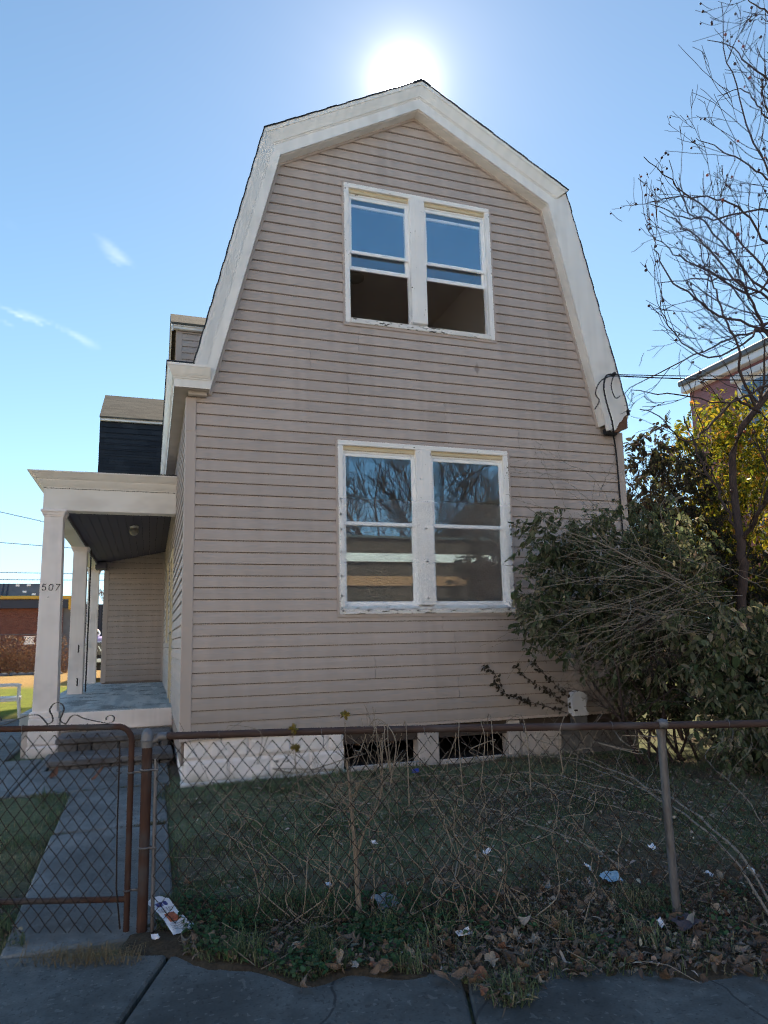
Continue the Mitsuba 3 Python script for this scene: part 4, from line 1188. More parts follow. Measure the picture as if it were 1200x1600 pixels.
# taller part of it past the house corner, dark against the sky
rt = np.random.default_rng(12)
TS = thing('tall_shrub', 'tall dark bushy tree standing against the sky beside the right corner of the house', 'tree')
out = []
for k in range(7):
    grow((rt.uniform(6.5, 7.2), rt.uniform(.2, 1.0), -.5), (rt.uniform(-.15, .2), rt.uniform(-.1, .1), 1), rt.uniform(2.6, 3.3), .03, 3, rt, out, .6, (4, 6), .2, .22, .5, .4)
add(f'{TS}__stems', branch_mesh(out, 4), 'mat_bark', True)
TE = [((6.85, .75, 3.15), (.66, .6, .75)), ((6.45, .45, 2.6), (.45, .4, .7)), ((7.2, .9, 2.3), (.95, .8, .9)), ((6.75, .5, 1.6), (.6, .7, .9)), ((7.6, .8, 3.4), (.42, .5, .55)), ((7.9, .7, 1.2), (1.2, .9, 1.2)), ((6.95, .8, 3.85), (.30, .3, .35), 2.0)]
m, C, tw = leafy(TE, 1900, 10, rt, 0.085, [(0.045, 0.05, 0.035), (0.06, 0.06, 0.045), (0.075, 0.06, 0.055), (0.15, 0.14, 0.05)], [4, 3, 1.4, .6], .3, .35)
add(f'{TS}__leaves', m, 'mat_leaf', True, color=C, kind='stuff')
add(f'{TS}__twigs', tw, 'mat_bark', True, kind='stuff')

# the sunlit tree behind, yellow and green leaves lit through
ry = np.random.default_rng(13)
YT = thing('autumn_tree', 'small tree behind the shrub with sunlit yellow and green leaves', 'tree')
out = []
for k in range(6):
    grow((ry.uniform(8.6, 10.0), ry.uniform(1.0, 1.8), -.5), (ry.uniform(-.3, .3), ry.uniform(-.2, .2), 1), ry.uniform(2.8, 3.9), .035, 3, ry, out, .7, (4, 6), .15, .25, .55, .35)
add(f'{YT}__branches', branch_mesh(out, 4), 'mat_bark', True)
YE = [((7.75, 1.2, 3.5), (.55, .5, .75)), ((7.5, 1.0, 2.4), (.5, .5, .8)), ((8.6, 1.3, 3.9), (.75, .6, 1.0)), ((9.4, 1.4, 4.3), (.85, .7, .95)), ((10.4, 1.4, 3.7), (.95, .7, 1.35)), ((9.2, 1.2, 2.6), (1.15, .8, 1.05)), ((8.15, 1.1, 2.5), (.6, .55, .85)), ((10.5, 1.2, 1.6), (1.1, .8, 1.2)), ((8.9, 1.0, 1.2), (1.1, .8, .8)), ((7.7, .9, 1.5), (.6, .5, .9), .7)]
m, C, tw = leafy(YE, 3300, 8, ry, 0.088, [(0.42, 0.34, 0.03), (0.30, 0.31, 0.03), (0.13, 0.17, 0.035), (0.45, 0.22, 0.05), (0.08, 0.10, 0.035)], [3, 3, 2.6, 1.0, 1.6], .3, .3)
add(f'{YT}__leaves', m, 'mat_leaf', True, color=C, kind='stuff')
add(f'{YT}__twigs', tw, 'mat_bark', True, kind='stuff')

# ---- the bare fruit tree on the right
LIMBS = {
    'L1': [(6.10, -1.40, -0.60), (6.12, -1.41, 0.4), (6.16, -1.40, 1.23), (6.18, -1.42, 1.69), (6.19, -1.45, 2.06)],
    'A1': [(6.19, -1.43, 2.04), (6.30, -1.30, 2.73), (6.27, -1.40, 3.22), (6.45, -1.60, 3.60), (7.18, -1.53, 4.32), (8.19, -1.23, 5.84), (8.70, -1.18, 7.62), (8.57, -1.46, 9.31)],
    'A2': [(6.19, -1.43, 2.04), (6.13, -1.21, 2.67), (6.12, -0.93, 3.26), (6.16, -0.75, 3.74)],
    'A3': [(6.20, -1.46, 2.02), (6.10, -2.00, 2.48), (6.44, -1.95, 3.03), (7.08, -1.77, 3.73)],
    'B1': [(7.10, -1.60, 4.22), (6.81, -1.48, 4.68), (6.35, -1.36, 4.83), (5.75, -1.59, 4.87), (5.17, -1.84, 4.93), (5.09, -1.74, 5.29), (5.31, -1.44, 5.70)],
    'B2': [(7.60, -1.30, 4.85), (7.39, -0.97, 4.95), (6.55, -1.23, 4.65), (5.91, -1.45, 4.31), (5.55, -1.30, 4.14), (5.31, -1.01, 4.03), (5.04, -1.00, 3.83)],
    'B3': [(7.00, -1.57, 4.12), (6.22, -1.83, 3.69), (5.52, -2.05, 3.42), (5.23, -1.90, 3.52), (5.10, -1.61, 3.64), (4.68, -1.60, 3.65)],
    'B4': [(8.19, -1.23, 5.84), (7.65, -1.16, 5.98), (7.46, -0.86, 5.53), (6.82, -0.76, 5.84), (6.07, -1.01, 5.81), (5.53, -1.24, 5.85), (5.49, -1.12, 6.09)],
    'B5': [(7.65, -1.45, 5.00), (6.75, -1.71, 5.28), (6.62, -1.43, 5.93), (6.33, -1.25, 6.39), (5.68, -1.44, 6.49), (5.03, -1.72, 6.50)],
    'B6': [(7.9, -1.4, 5.4), (7.05, -2.24, 5.69), (6.53, -2.00, 5.90), (6.30, -1.76, 5.99), (5.59, -1.87, 5.72), (4.86, -2.17, 5.49), (4.61, -2.22, 5.50)],
    'B7': [(8.40, -1.25, 6.40), (7.20, -1.65, 6.52), (7.20, -1.42, 7.14), (7.29, -1.17, 7.92), (7.10, -1.25, 8.39), (6.61, -1.56, 8.58), (6.57, -1.63, 9.12)],
    'B8': [(8.60, -1.3, 7.4), (7.44, -1.69, 7.82), (6.69, -1.99, 7.76), (6.39, -2.01, 7.88), (6.53, -1.72, 8.40), (6.35, -1.55, 8.58)],
    'B9': [(8.65, -1.3, 8.0), (8.12, -1.22, 8.07), (7.70, -1.18, 8.06), (7.63, -0.88, 8.74), (7.27, -0.76, 8.64)],
    'B10': [(8.00, -1.15, 5.50), (7.50, -1.04, 5.51), (7.36, -0.80, 5.95), (7.31, -0.56, 6.46), (6.89, -0.67, 6.67), (6.33, -0.97, 6.52), (6.05, -1.02, 7.18)],
    'B11': [(8.62, -1.38, 8.78), (7.72, -1.68, 8.87), (7.26, -1.72, 9.09), (7.28, -1.44, 9.56), (7.42, -1.25, 10.00)],
    'B12': [(6.75, -1.75, 4.0), (6.05, -2.28, 4.56), (5.44, -2.45, 4.61), (5.27, -2.25, 5.14), (5.20, -1.98, 5.52), (4.90, -2.03, 5.59)],
    'B13': [(7.65, -1.40, 4.90), (6.93, -1.48, 4.78), (6.30, -1.65, 4.34), (6.00, -1.45, 4.23), (5.88, -1.18, 4.49), (5.58, -1.23, 4.76), (5.23, -1.53, 4.74)],
    'B14': [(6.40, -1.70, 3.50), (5.87, -1.88, 3.54), (5.70, -1.76, 3.35), (5.05, -1.99, 2.97), (4.49, -2.24, 3.13), (4.34, -2.14, 3.22)],
}
RAD = {'L1': (.060, .050), 'A1': (.045, .022), 'A2': (.022, .008), 'A3': (.028, .012)}
rc = np.random.default_rng(19)
FT = thing('bare_fruit_tree', 'bare fruit tree reaching in from the right with dark shrivelled fruit on its twigs', 'tree')
big, small, tips = [], [], []
for k in range(5):
    a0 = np.array(LIMBS['A1'][3]) * (1 - k / 4) + np.array(LIMBS['A1'][6]) * (k / 4)
    q = [a0]
    d = unit(np.array([-1, rc.uniform(-.5, .5), rc.uniform(.05, .9)]))
    for _ in range(6):
        d = unit(d + .28 * rc.normal(size=3) + [-.05, 0, .06])
        q.append(q[-1] + d * rc.uniform(.28, .46))
    LIMBS[f'C{k}'] = [tuple(p) for p in q]
for nme, pth in LIMBS.items():
    p, L = resample(pth, 24)
    r0, r1 = RAD.get(nme, (.018, .0045))
    rad = np.linspace(r0, r1, 24)
    p[1:-1] += .012 * rc.normal(size=(22, 3))
    big.append((p, rad, 9))
    if nme in ('L1',):
        continue
    for _ in range(int(L * (4.2 if nme[0] in 'BC' else 3.0))):
        t = rc.uniform(.12, 1.0)
        k = min(int(t * 23), 22)
        d = unit(p[k + 1] - p[k])
        side = unit(np.cross(d, rc.normal(size=3)))
        grow(p[k], unit(d * .75 + side * .7 + np.array([-.15, 0, .25])), rc.uniform(.4, 1.15), max(.0048, rad[k] * .5), 2, rc, small, .6, (0, 3), .18, .2, .55, .15, 7, .0036)
lim = lambda p: np.interp(p[:, 2], [3.4, 4.0, 5, 6.5, 7.2, 8.5, 9.5], [4.75, 4.9, 5.05, 5.15, 6.0, 6.45, 6.7])
small = [b for b in small if (b[0][:, 0] > lim(b[0])).all()]
FTL = f'{FT}__limbs'
add(f'{FT}__trunk', branch_mesh(big[:1], 12), 'mat_bark', True)
add(FTL, branch_mesh(big[1:], 7), 'mat_bark', True)
add(f'{FT}__twigs', branch_mesh(small, 3), 'mat_bark', True, kind='stuff')
ends = np.array([b[0][-1] for b in small])
ends = ends[(ends[:, 0] < 7.8)]
fr = [moved(trimesh.creation.icosphere(1, 1.0), at=ends[k] + [rc.uniform(-.02, .02), 0, -.03], s=rc.uniform(.011, .019)) for k in rc.choice(len(ends), 170, replace=False)]
scene['mat_fruit'] = flat((0.045, 0.022, 0.024), 0.6, 0.3)
scene['mat_fruit_red'] = flat((0.28, 0.06, 0.03), 0.6, 0.3)
add(f'{FT}__fruit', cat(*fr[:140]), 'mat_fruit', True, kind='stuff')
add(f'{FT}__red_fruit', cat(*fr[140:]), 'mat_fruit_red', True, kind='stuff')

# ---- cut and sprawling canes in front of the shrub
CN = thing('sprawling_canes', 'tangle of pale bare canes arching left out of the shrub', 'canes')
CANES = [
    [(5.80, -1.59, 0.97), (5.06, -1.96, 1.35), (4.08, -2.37, 1.57), (3.64, -2.39, 1.77), (3.35, -2.15, 1.95), (3.15, -1.81, 2.23)],
    [(4.98, -1.77, 1.52), (4.19, -1.76, 1.76), (3.84, -1.51, 1.99), (3.42, -1.63, 2.21)],
    [(4.98, -1.77, 1.52), (3.97, -2.20, 1.51), (3.33, -2.38, 1.45), (2.87, -2.30, 1.37)],
    [(4.98, -1.75, 1.54), (4.09, -1.90, 1.80), (3.61, -2.22, 1.96), (3.24, -2.30, 2.04)],
    [(4.98, -1.80, 1.50), (4.28, -1.84, 1.29), (3.88, -1.53, 1.16), (3.45, -1.57, 0.89), (2.94, -1.94, 0.61)],
    [(4.28, -1.84, 1.29), (3.88, -2.28, 1.08), (3.63, -2.08, 0.91), (3.61, -1.75, 0.57), (3.51, -1.50, 0.34)],
    [(4.98, -1.85, 1.45), (4.33, -2.05, 1.74), (4.21, -1.94, 2.06), (4.03, -1.57, 2.32)],
    [(5.86, -1.59, 0.55), (5.66, -1.65, 1.05), (5.28, -1.75, 1.54)],
    [(5.17, -1.75, 1.54), (4.64, -1.75, 1.40), (3.90, -1.88, 1.22), (3.22, -2.21, 1.15), (2.79, -2.30, 1.06)],
    [(5.5, -1.75, 0.95), (4.73, -2.01, 1.03), (4.14, -2.20, 1.13), (3.87, -2.21, 1.20), (3.61, -1.89, 1.29)],
    [(5.21, -1.71, 1.55), (5.46, -1.72, 1.72), (5.69, -1.92, 1.54), (5.89, -2.10, 1.34)],
    [(4.98, -1.75, 1.52), (4.74, -2.07, 1.79), (4.49, -2.13, 2.11), (4.64, -2.07, 2.38)],
    [(4.88, -0.90, 2.40), (4.70, -0.75, 2.86), (4.46, -0.60, 3.04), (4.25, -0.45, 3.27), (4.24, -0.30, 3.39)],
    [(4.61, -0.90, 2.47), (4.47, -0.75, 2.69), (4.31, -0.60, 2.87), (4.12, -0.45, 2.95), (3.87, -0.30, 2.96), (3.87, -0.15, 3.09)],
    [(4.10, -0.90, 2.56), (4.05, -0.75, 2.94), (4.02, -0.60, 3.17)],
    [(4.67, -0.90, 2.59), (4.89, -0.75, 2.87), (4.92, -0.60, 3.07)],
    [(4.72, -0.90, 2.71), (4.99, -0.75, 2.99), (5.21, -0.60, 3.17)],
    [(4.09, -0.90, 2.37), (3.93, -0.75, 2.47), (3.77, -0.60, 2.55), (3.68, -0.45, 2.66)],
    [(4.56, -0.90, 2.39), (4.50, -0.75, 2.57), (4.39, -0.60, 2.76)],
    [(3.87, -0.90, 1.63), (3.72, -0.75, 1.72), (3.47, -0.60, 1.81)],
    [(3.85, -0.90, 1.34), (3.61, -0.75, 1.28), (3.53, -0.60, 1.36)],
    # long ones lying over the lawn
    [(2.78, -4.72, -0.52), (2.95, -4.35, -0.38), (3.30, -3.45, -0.30), (3.72, -1.9, -0.30), (4.05, -0.5, -0.38)],
    [(2.84, -4.68, -0.50), (3.05, -4.25, -0.34), (3.36, -3.35, -0.26), (3.70, -1.9, -0.24), (3.9, -0.4, -0.2)],
    [(2.62, -3.70, -0.55), (2.55, -3.4, -0.47), (2.45, -2.9, -0.46), (2.35, -2.3, -0.44), (2.0, -1.7, -0.40)],
    [(2.66, -3.68, -0.56), (2.50, -3.2, -0.45), (2.36, -2.6, -0.43), (2.15, -2.1, -0.47)],
    [(3.28, -3.30, -0.40), (3.05, -2.6, -0.36), (2.7, -1.9, -0.30), (2.2, -1.3, -0.34), (1.7, -1.1, -0.42)],
    [(3.5, -2.6, -0.36), (3.1, -2.0, -0.28), (2.6, -1.7, -0.33), (2.1, -1.9, -0.42)],
    [(3.9, -1.5, -0.30), (3.2, -1.2, -0.22), (2.5, -1.3, -0.30), (1.9, -1.0, -0.40)],
    [(1.55, -3.45, -0.60), (1.75, -3.1, -0.50), (2.1, -2.8, -0.45), (2.5, -2.6, -0.40), (3.0, -2.2, -0.42)],
    [(3.6, -4.2, -0.6), (3.75, -3.6, -0.2), (4.0, -3.0, -0.05), (4.6, -2.6, 0.0)],
]
cb, cs_ = [], []
for k, pth in enumerate(CANES):
    p, L = resample(pth, 22)
    heavy = k in (0, 7, 21, 22)
    r0 = .0085 if heavy else rc.uniform(.004, .006)
    if 12 <= k <= 20:
        r0 = .0035
    p[1:-1] += .006 * rc.normal(size=(20, 3))
    rad = np.linspace(r0, r0 * .45, 22)
    cb.append((p, rad, 9))
    for _ in range(int(L * (2.6 if k < 12 or k > 20 else 4))):
        t = rc.uniform(.2, 1)
        i0 = min(int(t * 21), 20)
        d = unit(p[i0 + 1] - p[i0])
        grow(p[i0], unit(d + .7 * unit(np.cross(d, rc.normal(size=3)))), rc.uniform(.15, .6), max(.0018, rad[i0] * .55), 1, rc, cs_, .6, (0, 2), .05, .3, .5, .2, 7, .0014)
for k in range(46):                                                 # finer ones from the same knot
    p0 = np.array([rc.uniform(4.7, 5.6), rc.uniform(-2.1, -1.6), rc.uniform(.8, 1.7)])
    grow(p0, (-1, rc.uniform(-.35, .25), rc.uniform(-.45, .55)), rc.uniform(.8, 1.9), rc.uniform(.003, .0052), 1, rc, cs_, .5, (1, 3), -.12, .16, .45, .3, 7, .0014)
for b in cs_:
    b[0][:, 1] = np.where(b[0][:, 0] < 5.76, np.minimum(b[0][:, 1], -0.05), b[0][:, 1])
for k, b in enumerate(cb):
    add(f'{CN}__cane', branch_mesh([b], 5), 'mat_cane', True)
add(f'{CN}__fine_canes', branch_mesh(cs_, 3), 'mat_cane', True, kind='stuff')

# ---- sapling and vine tangle in the fence
SP = thing('sapling', 'thin bare sapling growing up through the chain link fence', 'sapling')
out = []
stem = [st(1.235, .06, -.68), st(1.215, .05, -.45), st(1.205, .03, -.2), st(1.185, .02, .05), st(1.17, .0, .27)]
p, L = resample(stem, 14)
out.append((p, np.linspace(.017, .007, 14), 9))
fork, L = resample([st(1.21, .05, -.30), st(1.27, .02, -.12), st(1.36, .0, .05), st(1.38, -.02, .36)], 14)
out.append((fork, np.linspace(.009, .004, 14), 9))
add(f'{SP}__stem', branch_mesh(out, 7), 'mat_cane', True)
tw_ = []
for src in (p, fork):
    for _ in range(9):
        k = rc.integers(3, 13)
        grow(src[k], unit(np.array([rc.uniform(-.8, .9), rc.uniform(-.3, .3), rc.uniform(.2, 1)])), rc.uniform(.2, .5), .0042, 2, rc, tw_, .6, (1, 3), .1, .3, .55, .2, 7, .0015)
add(f'{SP}__twigs', branch_mesh(tw_, 3), 'mat_cane', True, kind='stuff')
VN = thing('dead_vine', 'dry tangle of dead vine woven into the middle of the chain link fence', 'vine')
vs_ = []
for k in range(64):
    s0 = rc.uniform(.75, 2.75)
    n = 7
    s = s0 + np.cumsum(rc.normal(size=n) * .11) + np.linspace(0, rc.uniform(-.3, .35), n)
    top = rc.uniform(.05, .50)
    z = np.linspace(-.62, top, n) + .03 * rc.normal(size=n)
    if k % 3 == 0:
        z = rc.uniform(-.1, .38) + np.cumsum(rc.normal(size=n) * .07)
        z = np.clip(z, -.6, .5)
    if k % 5 == 0:
        z[-2:] = z[-3] - np.array([.06, .18])
    t = rc.normal(size=n) * .03
    q, _ = resample([st(a, b, c) for a, b, c in zip(s, t, z)], 26)
    vs_.append((q, np.linspace(rc.uniform(.0022, .0042), .0014, 26), 0))
for k in range(9):                                                  # pale loose ends that hang over the rail
    s0 = rc.uniform(1.35, 2.5)
    h, w, e = rc.uniform(.015, .08), rc.uniform(-.16, .16), rc.uniform(.0, .25)
    q, _ = resample([st(s0, -.03, rc.uniform(.0, .25)), st(s0 + rc.uniform(-.05, .05), -.05, .37), st(s0 + .3 * w, -.03, .44 + h), st(s0 + .8 * w, .02, .43 + .6 * h), st(s0 + w + rc.uniform(-.06, .06), .04, .42 - e)], 26)
    vs_.append((q, np.linspace(.004, .002, 26), 0))
add(f'{VN}__stems', branch_mesh(vs_, 4), 'mat_cane', True, kind='stuff')
for n, (s, z) in enumerate(((0.862, .455), (0.877, .345), (1.165, .525))):
    c = st(s, -.045, z)
    N_ = 26
    u = unit(rc.normal(size=(N_, 3)))
    V, F = leaf_mesh(np.tile(c, (N_, 1)), u + [0, 0, .3], rc.normal(size=(N_, 3)), np.full(N_, .034), np.full(N_, .016), .4)
    add(f'{VN}__seed_head', raw(V, F), 'mat_leaf_dry', True, color=leaf_colours(N_, [(0.20, 0.15, 0.03), (0.12, 0.10, 0.03)], [1, 1], rc))
    add(f'{VN}__seed_stalk', tube([c, c - [0, 0, .12], st(s + .03, .0, z - .35)], .0018, 4), 'mat_cane', True)
# dark little climbing sprigs against the wall
VW = thing('climbing_vine', 'dark leafy vine shoots climbing the siding left of the utility box', 'vine')
for pth in ([(4.75, -.10, .0), (4.35, -.07, .28), (4.05, -.06, .46), (3.92, -.055, .60)], [(4.70, -.10, -.02), (4.2, -.07, .14), (3.8, -.06, .26), (3.62, -.055, .40)], [(4.6, -.1, .2), (4.35, -.07, .45), (4.12, -.06, .66)], [(3.72, -.05, .38), (3.60, -.055, .55), (3.45, -.055, .62)]):
    p, L = resample(pth, 16)
    add(f'{VW}__stem', tube(p, np.linspace(.005, .002, 16), 5), 'mat_bark', True)
    N_ = int(L * 55)
    k = rc.integers(0, 16, N_)
    V, F = leaf_mesh(p[k] + .01 * rc.normal(size=(N_, 3)), unit(rc.normal(size=(N_, 3)) * [1, .25, 1]), np.tile([0, -1.0, .2], (N_, 1)) + .3 * rc.normal(size=(N_, 3)), rc.uniform(.035, .065, N_), rc.uniform(.02, .035, N_))
    V[:, 1] = np.minimum(V[:, 1], -.03)
    add(f'{VW}__leaves', raw(V, F), 'mat_leaf', True, color=leaf_colours(N_, [(0.075, 0.065, 0.05), (0.11, 0.095, 0.075)], [2, 1], rc), kind='stuff')

# ================================================================== GRASS, GROUND COVER, LEAVES, LITTER
rg = np.random.default_rng(23)


def surface(x, y):
    """Height of the lawn's surface as the ground mesh has it."""
    n_ = meshkit.fbm(np.stack([x * 1.6, y * 1.6, x * 0], -1), 4, 3) - .5
    return ground_z(x, y) + .055 * n_


def top(x, y):
    """Where grass and litter stand: on the lawn or on the soil that has crept over the pavement."""
    return np.maximum(surface(x, y), -.658) + .012


def to_st(x, y):
    return (x - GA[0]) * DS[0] + (y - GA[1]) * DS[1], (x - GA[0]) * DT[0] + (y - GA[1]) * DT[1]


def edge_t(s):
    """How far the soil has crept over the pavement, along the fence."""
    e = -0.24 - 0.06 * sstep(0.0, .25, s) - .16 * sstep(0.15, .6, s) - .26 * sstep(.5, 2.4, s)
    e = e - .16 * np.exp(-((s - .98) / .22)**2) - .42 * np.exp(-((s - 1.93) / .14)**2)
    w = meshkit.fbm(np.stack([np.asarray(s) * 5, np.asarray(s) * 0, np.asarray(s) * 0], -1), 4, 6) - .5
    return e + .13 * w


ss, uu = np.meshgrid(np.arange(-3.2, 6.5, .03), np.linspace(0, 1, 36))
et = edge_t(ss)
tt_ = et + (0.5 - et) * uu
px_, py_ = GA[0] + DS[0] * ss + DT[0] * tt_, GA[1] + DS[1] * ss + DT[1] * tt_
bump = meshkit.fbm(np.stack([px_ * 14, py_ * 14, px_ * 0], -1), 4, 12) - .4
pz = np.maximum(surface(px_, py_) + .004, -.662) + sstep(0, .22, uu) * .014 + bump * .022 * sstep(0, .08, uu)
pz = np.where(uu < .02, -.664, pz)
pz = np.where((ss > -1.05) & (ss < -.06) & (tt_ > -.31), -.72, pz)
ns_ = ss.shape[1]
a_, b_ = np.meshgrid(np.arange(35), np.arange(ns_ - 1), indexing='ij')
qq = np.stack([a_ * ns_ + b_, a_ * ns_ + b_ + 1, (a_ + 1) * ns_ + b_ + 1, (a_ + 1) * ns_ + b_], -1).reshape(-1, 4)
scene['mat_soil'] = surf(lambda p, n, uv: mix((0.040, 0.032, 0.025), (0.075, 0.060, 0.043), fbm(p.x * 18, p.y * 18, 3, 4)) * (0.7 + .6 * noise(p.x * 120, p.y * 120, 1)), 0.95, 0.1, bump=lambda p, n, uv: fbm(p.x * 60, p.y * 60, 4, 3) * 0.012, scale=1.0)
add('soil_strip', raw(np.column_stack([px_.ravel(), py_.ravel(), pz.ravel()]), np.vstack([qq[:, [0, 1, 2]], qq[:, [0, 2, 3]]])), 'mat_soil', True, kind='structure')


def blades(x, y, z, h, w, lean, cols, r):
    n = len(x)
    a = r.uniform(0, 2 * np.pi, n)
    d = np.column_stack([np.cos(a), np.sin(a), 0 * a])
    sd = np.column_stack([-np.sin(a), np.cos(a), 0 * a])
    b = np.column_stack([x, y, z - .008])
    up = np.array([0, 0, 1.0])
    H_, W_, Ln = h[:, None], w[:, None], lean[:, None]
    m = b + d * H_ * Ln * .35 + up * H_ * .6
    t = b + d * H_ * Ln + up * H_ * (1 - .45 * Ln)
    v = np.stack([b - sd * W_, b + sd * W_, m - sd * W_ * .7, m + sd * W_ * .7, t], 1)
    f = np.array([[0, 1, 3], [0, 3, 2], [2, 3, 4]])
    return raw(v.reshape(-1, 3), (f[None] + 5 * np.arange(n)[:, None, None]).reshape(-1, 3)), np.repeat(cols, 5, axis=0)


def scatter(n, s0, s1, t0, t1, r, cond):
    s, t = r.uniform(s0, s1, n), r.uniform(t0, t1, n)
    x, y = GA[0] + DS[0] * s + DT[0] * t, GA[1] + DS[1] * s + DT[1] * t
    k = cond(x, y, s, t)
    return x[k], y[k], s[k], t[k]


over = lambda x, y: (x > -1.07 + .16 * meshkit.noise(np.stack([x * 0, y * 3, x * 0], -1), 4)) & (x < -.13 - .14 * meshkit.noise(np.stack([x * 0, y * 4, x * 0 + 7], -1), 5))
lawn = lambda x, y, s, t: (in_lawn(x, y) | ((y > -3.4) & (y < -.1) & (x > -1.2) & (x < .1) & ~over(x, y))) & (t > edge_t(s) + .05) & ~((x > 5.75) & (y > 0)) & ((t > -.2) | (s > -.05) | (s < -1.1)) & (y < 0.25)
x, y, s, t = scatter(190_000, -2.6, 5.6, -.9, 4.6, rg, lawn)
dens = meshkit.fbm(np.stack([x * 1.3, y * 1.3, x * 0], -1), 4, 21)
keep = rg.uniform(size=len(x)) < np.clip((dens - .36) * 3.6 + .5 * (t < .45) * (s < 1.6), .12, 1)
x, y, s, t, dens = x[keep], y[keep], s[keep], t[keep], dens[keep]
straw = sstep(.50, .62, meshkit.fbm(np.stack([x * 1.7, y * 1.7, x * 0 + 5], -1), 4, 22))
pick = rg.uniform(size=len(x))
col = np.where((pick < .10 + .42 * straw)[:, None], np.array([0.32, 0.285, 0.19]), np.where((pick < .6)[:, None], np.array([0.12, 0.17, 0.085]), np.array([0.16, 0.195, 0.11])))
col = col * (1 + .35 * rg.uniform(-1, 1, (len(x), 1)))
tuft = meshkit.noise(np.stack([x * 5.5, y * 5.5, x * 0], -1), 31)
col = col * (.45 + 1.1 * meshkit.fbm(np.stack([x * 4, y * 4, x * 0 + 2], -1), 3, 44))[:, None]
hh = rg.uniform(.018, .055, len(x)) * (1 + .8 * (t < .5)) * (.6 + 1.6 * np.clip(tuft - .45, 0, 1) * 2) * (1 + 1.2 * (y > -.3) * rg.uniform(size=len(x)))
m, C = blades(x, y, np.where(t < .5, top(x, y), surface(x, y)), hh, rg.uniform(.0016, .0036, len(x)), rg.uniform(.15, 1.25, len(x)), col, rg)
add('lawn_grass', m, 'mat_leaf', True, color=C, kind='stuff', label='short rough winter grass with straw patches on the front lawn', cat='grass')
# dry tuft where the walk meets the pavement
n = 900
x, y, s, t = scatter(n, -.62, .12, -.42, -.27, rg, lambda x, y, s, t: rg.uniform(size=len(x)) < np.exp(-((s + .17) / .22)**2))
m, C = blades(x, y, 0 * x - .648, rg.uniform(.05, .12, len(x)), rg.uniform(.001, .0018, len(x)), rg.uniform(.7, 1.6, len(x)), np.array([0.20, 0.15, 0.08]) * rg.uniform(.6, 1.2, (len(x), 1)), rg)
add('dry_grass_tuft', m, 'mat_leaf_dry', True, color=C, kind='stuff', label='flattened tuft of dry grass at the pavement edge by the gate', cat='grass')

n = 1500
xw = np.concatenate([rg.uniform(-1.03, -.17, 700), rg.normal(-.16, .05, 400), rg.uniform(-1.6, -.1, 400)])
yw = np.concatenate([rg.normal(-1.36, .012, 700), rg.uniform(-.6, 1.2, 400), rg.normal(.032, .012, 400)])
kk = meshkit.noise(np.stack([xw * 6, yw * 6, xw * 0], -1), 3) > .42
xw, yw = xw[kk], yw[kk]
m, C = blades(xw, yw, ground_z(xw, yw), rg.uniform(.02, .07, len(xw)), rg.uniform(.0016, .003, len(xw)), rg.uniform(.3, 1.3, len(xw)), np.where(rg.uniform(size=(len(xw), 1)) < .5, [[0.10, 0.13, 0.055]], [[0.22, 0.17, 0.10]]) * rg.uniform(.5, 1.1, (len(xw), 1)), rg)
add('joint_weeds', m, 'mat_leaf', True, color=C, kind='stuff', label='weeds and dry grass in the joints of the front walk', cat='weeds')

# low ground cover along the fence
gc = lambda x, y, s, t: lawn(x, y, s, t) & (rg.uniform(size=len(x)) < (sstep(.42, .56, meshkit.fbm(np.stack([x * 2.1, y * 2.1, x * 0 + 9], -1), 4, 33)) * (.25 + .75 * np.exp(-((s - .9) / .8)**2))))
x, y, s, t = scatter(15000, -.05, 3.8, -.85, .45, rg, gc)
n = len(x)
z = top(x, y) + rg.uniform(.012, .075, n)
ax = unit(np.column_stack([rg.normal(size=n), rg.normal(size=n), .35 * rg.normal(size=n)]))
V, F = leaf_mesh(np.column_stack([x, y, z]), ax, np.array([0, 0, 1.0]) + .45 * rg.normal(size=(n, 3)), rg.uniform(.018, .042, n), rg.uniform(.014, .032, n), .2)
add('ground_ivy', raw(V, F), 'mat_leaf', True, color=leaf_colours(n, [(0.055, 0.12, 0.06), (0.08, 0.15, 0.08), (0.10, 0.12, 0.07)], [3, 2, 1], rg), kind='stuff', label='low dark green ground cover at the foot of the fence', cat='ground cover')

# fine leaf litter
ll = lambda x, y, s, t: lawn(x, y, s, t) & (rg.uniform(size=len(x)) < (.25 + .75 * sstep(.2, 1.6, s)) * (.20 + .80 * np.exp(-((t + .2) / .7)**2)))
x, y, s, t = scatter(52000, -1.0, 5.5, -.95, 3.3, rg, ll)
n = len(x)
z = top(x, y) + rg.uniform(.006, .04, n)
DRY = [(0.125, 0.098, 0.078), (0.18, 0.148, 0.12), (0.075, 0.058, 0.048), (0.30, 0.265, 0.23), (0.11, 0.10, 0.08)]
V, F = leaf_mesh(np.column_stack([x, y, z]), unit(np.column_stack([rg.normal(size=n), rg.normal(size=n), .4 * rg.normal(size=n)])), np.array([0, 0, 1.0]) + .55 * rg.normal(size=(n, 3)), rg.uniform(.012, .06, n), rg.uniform(.007, .028, n), .5)
add('leaf_litter', raw(V, F), 'mat_leaf_dry', True, color=leaf_colours(n, DRY, [3, 2, 3, .7, 2], rg), kind='stuff', label='fine brown leaf litter over the front lawn', cat='leaf litter')
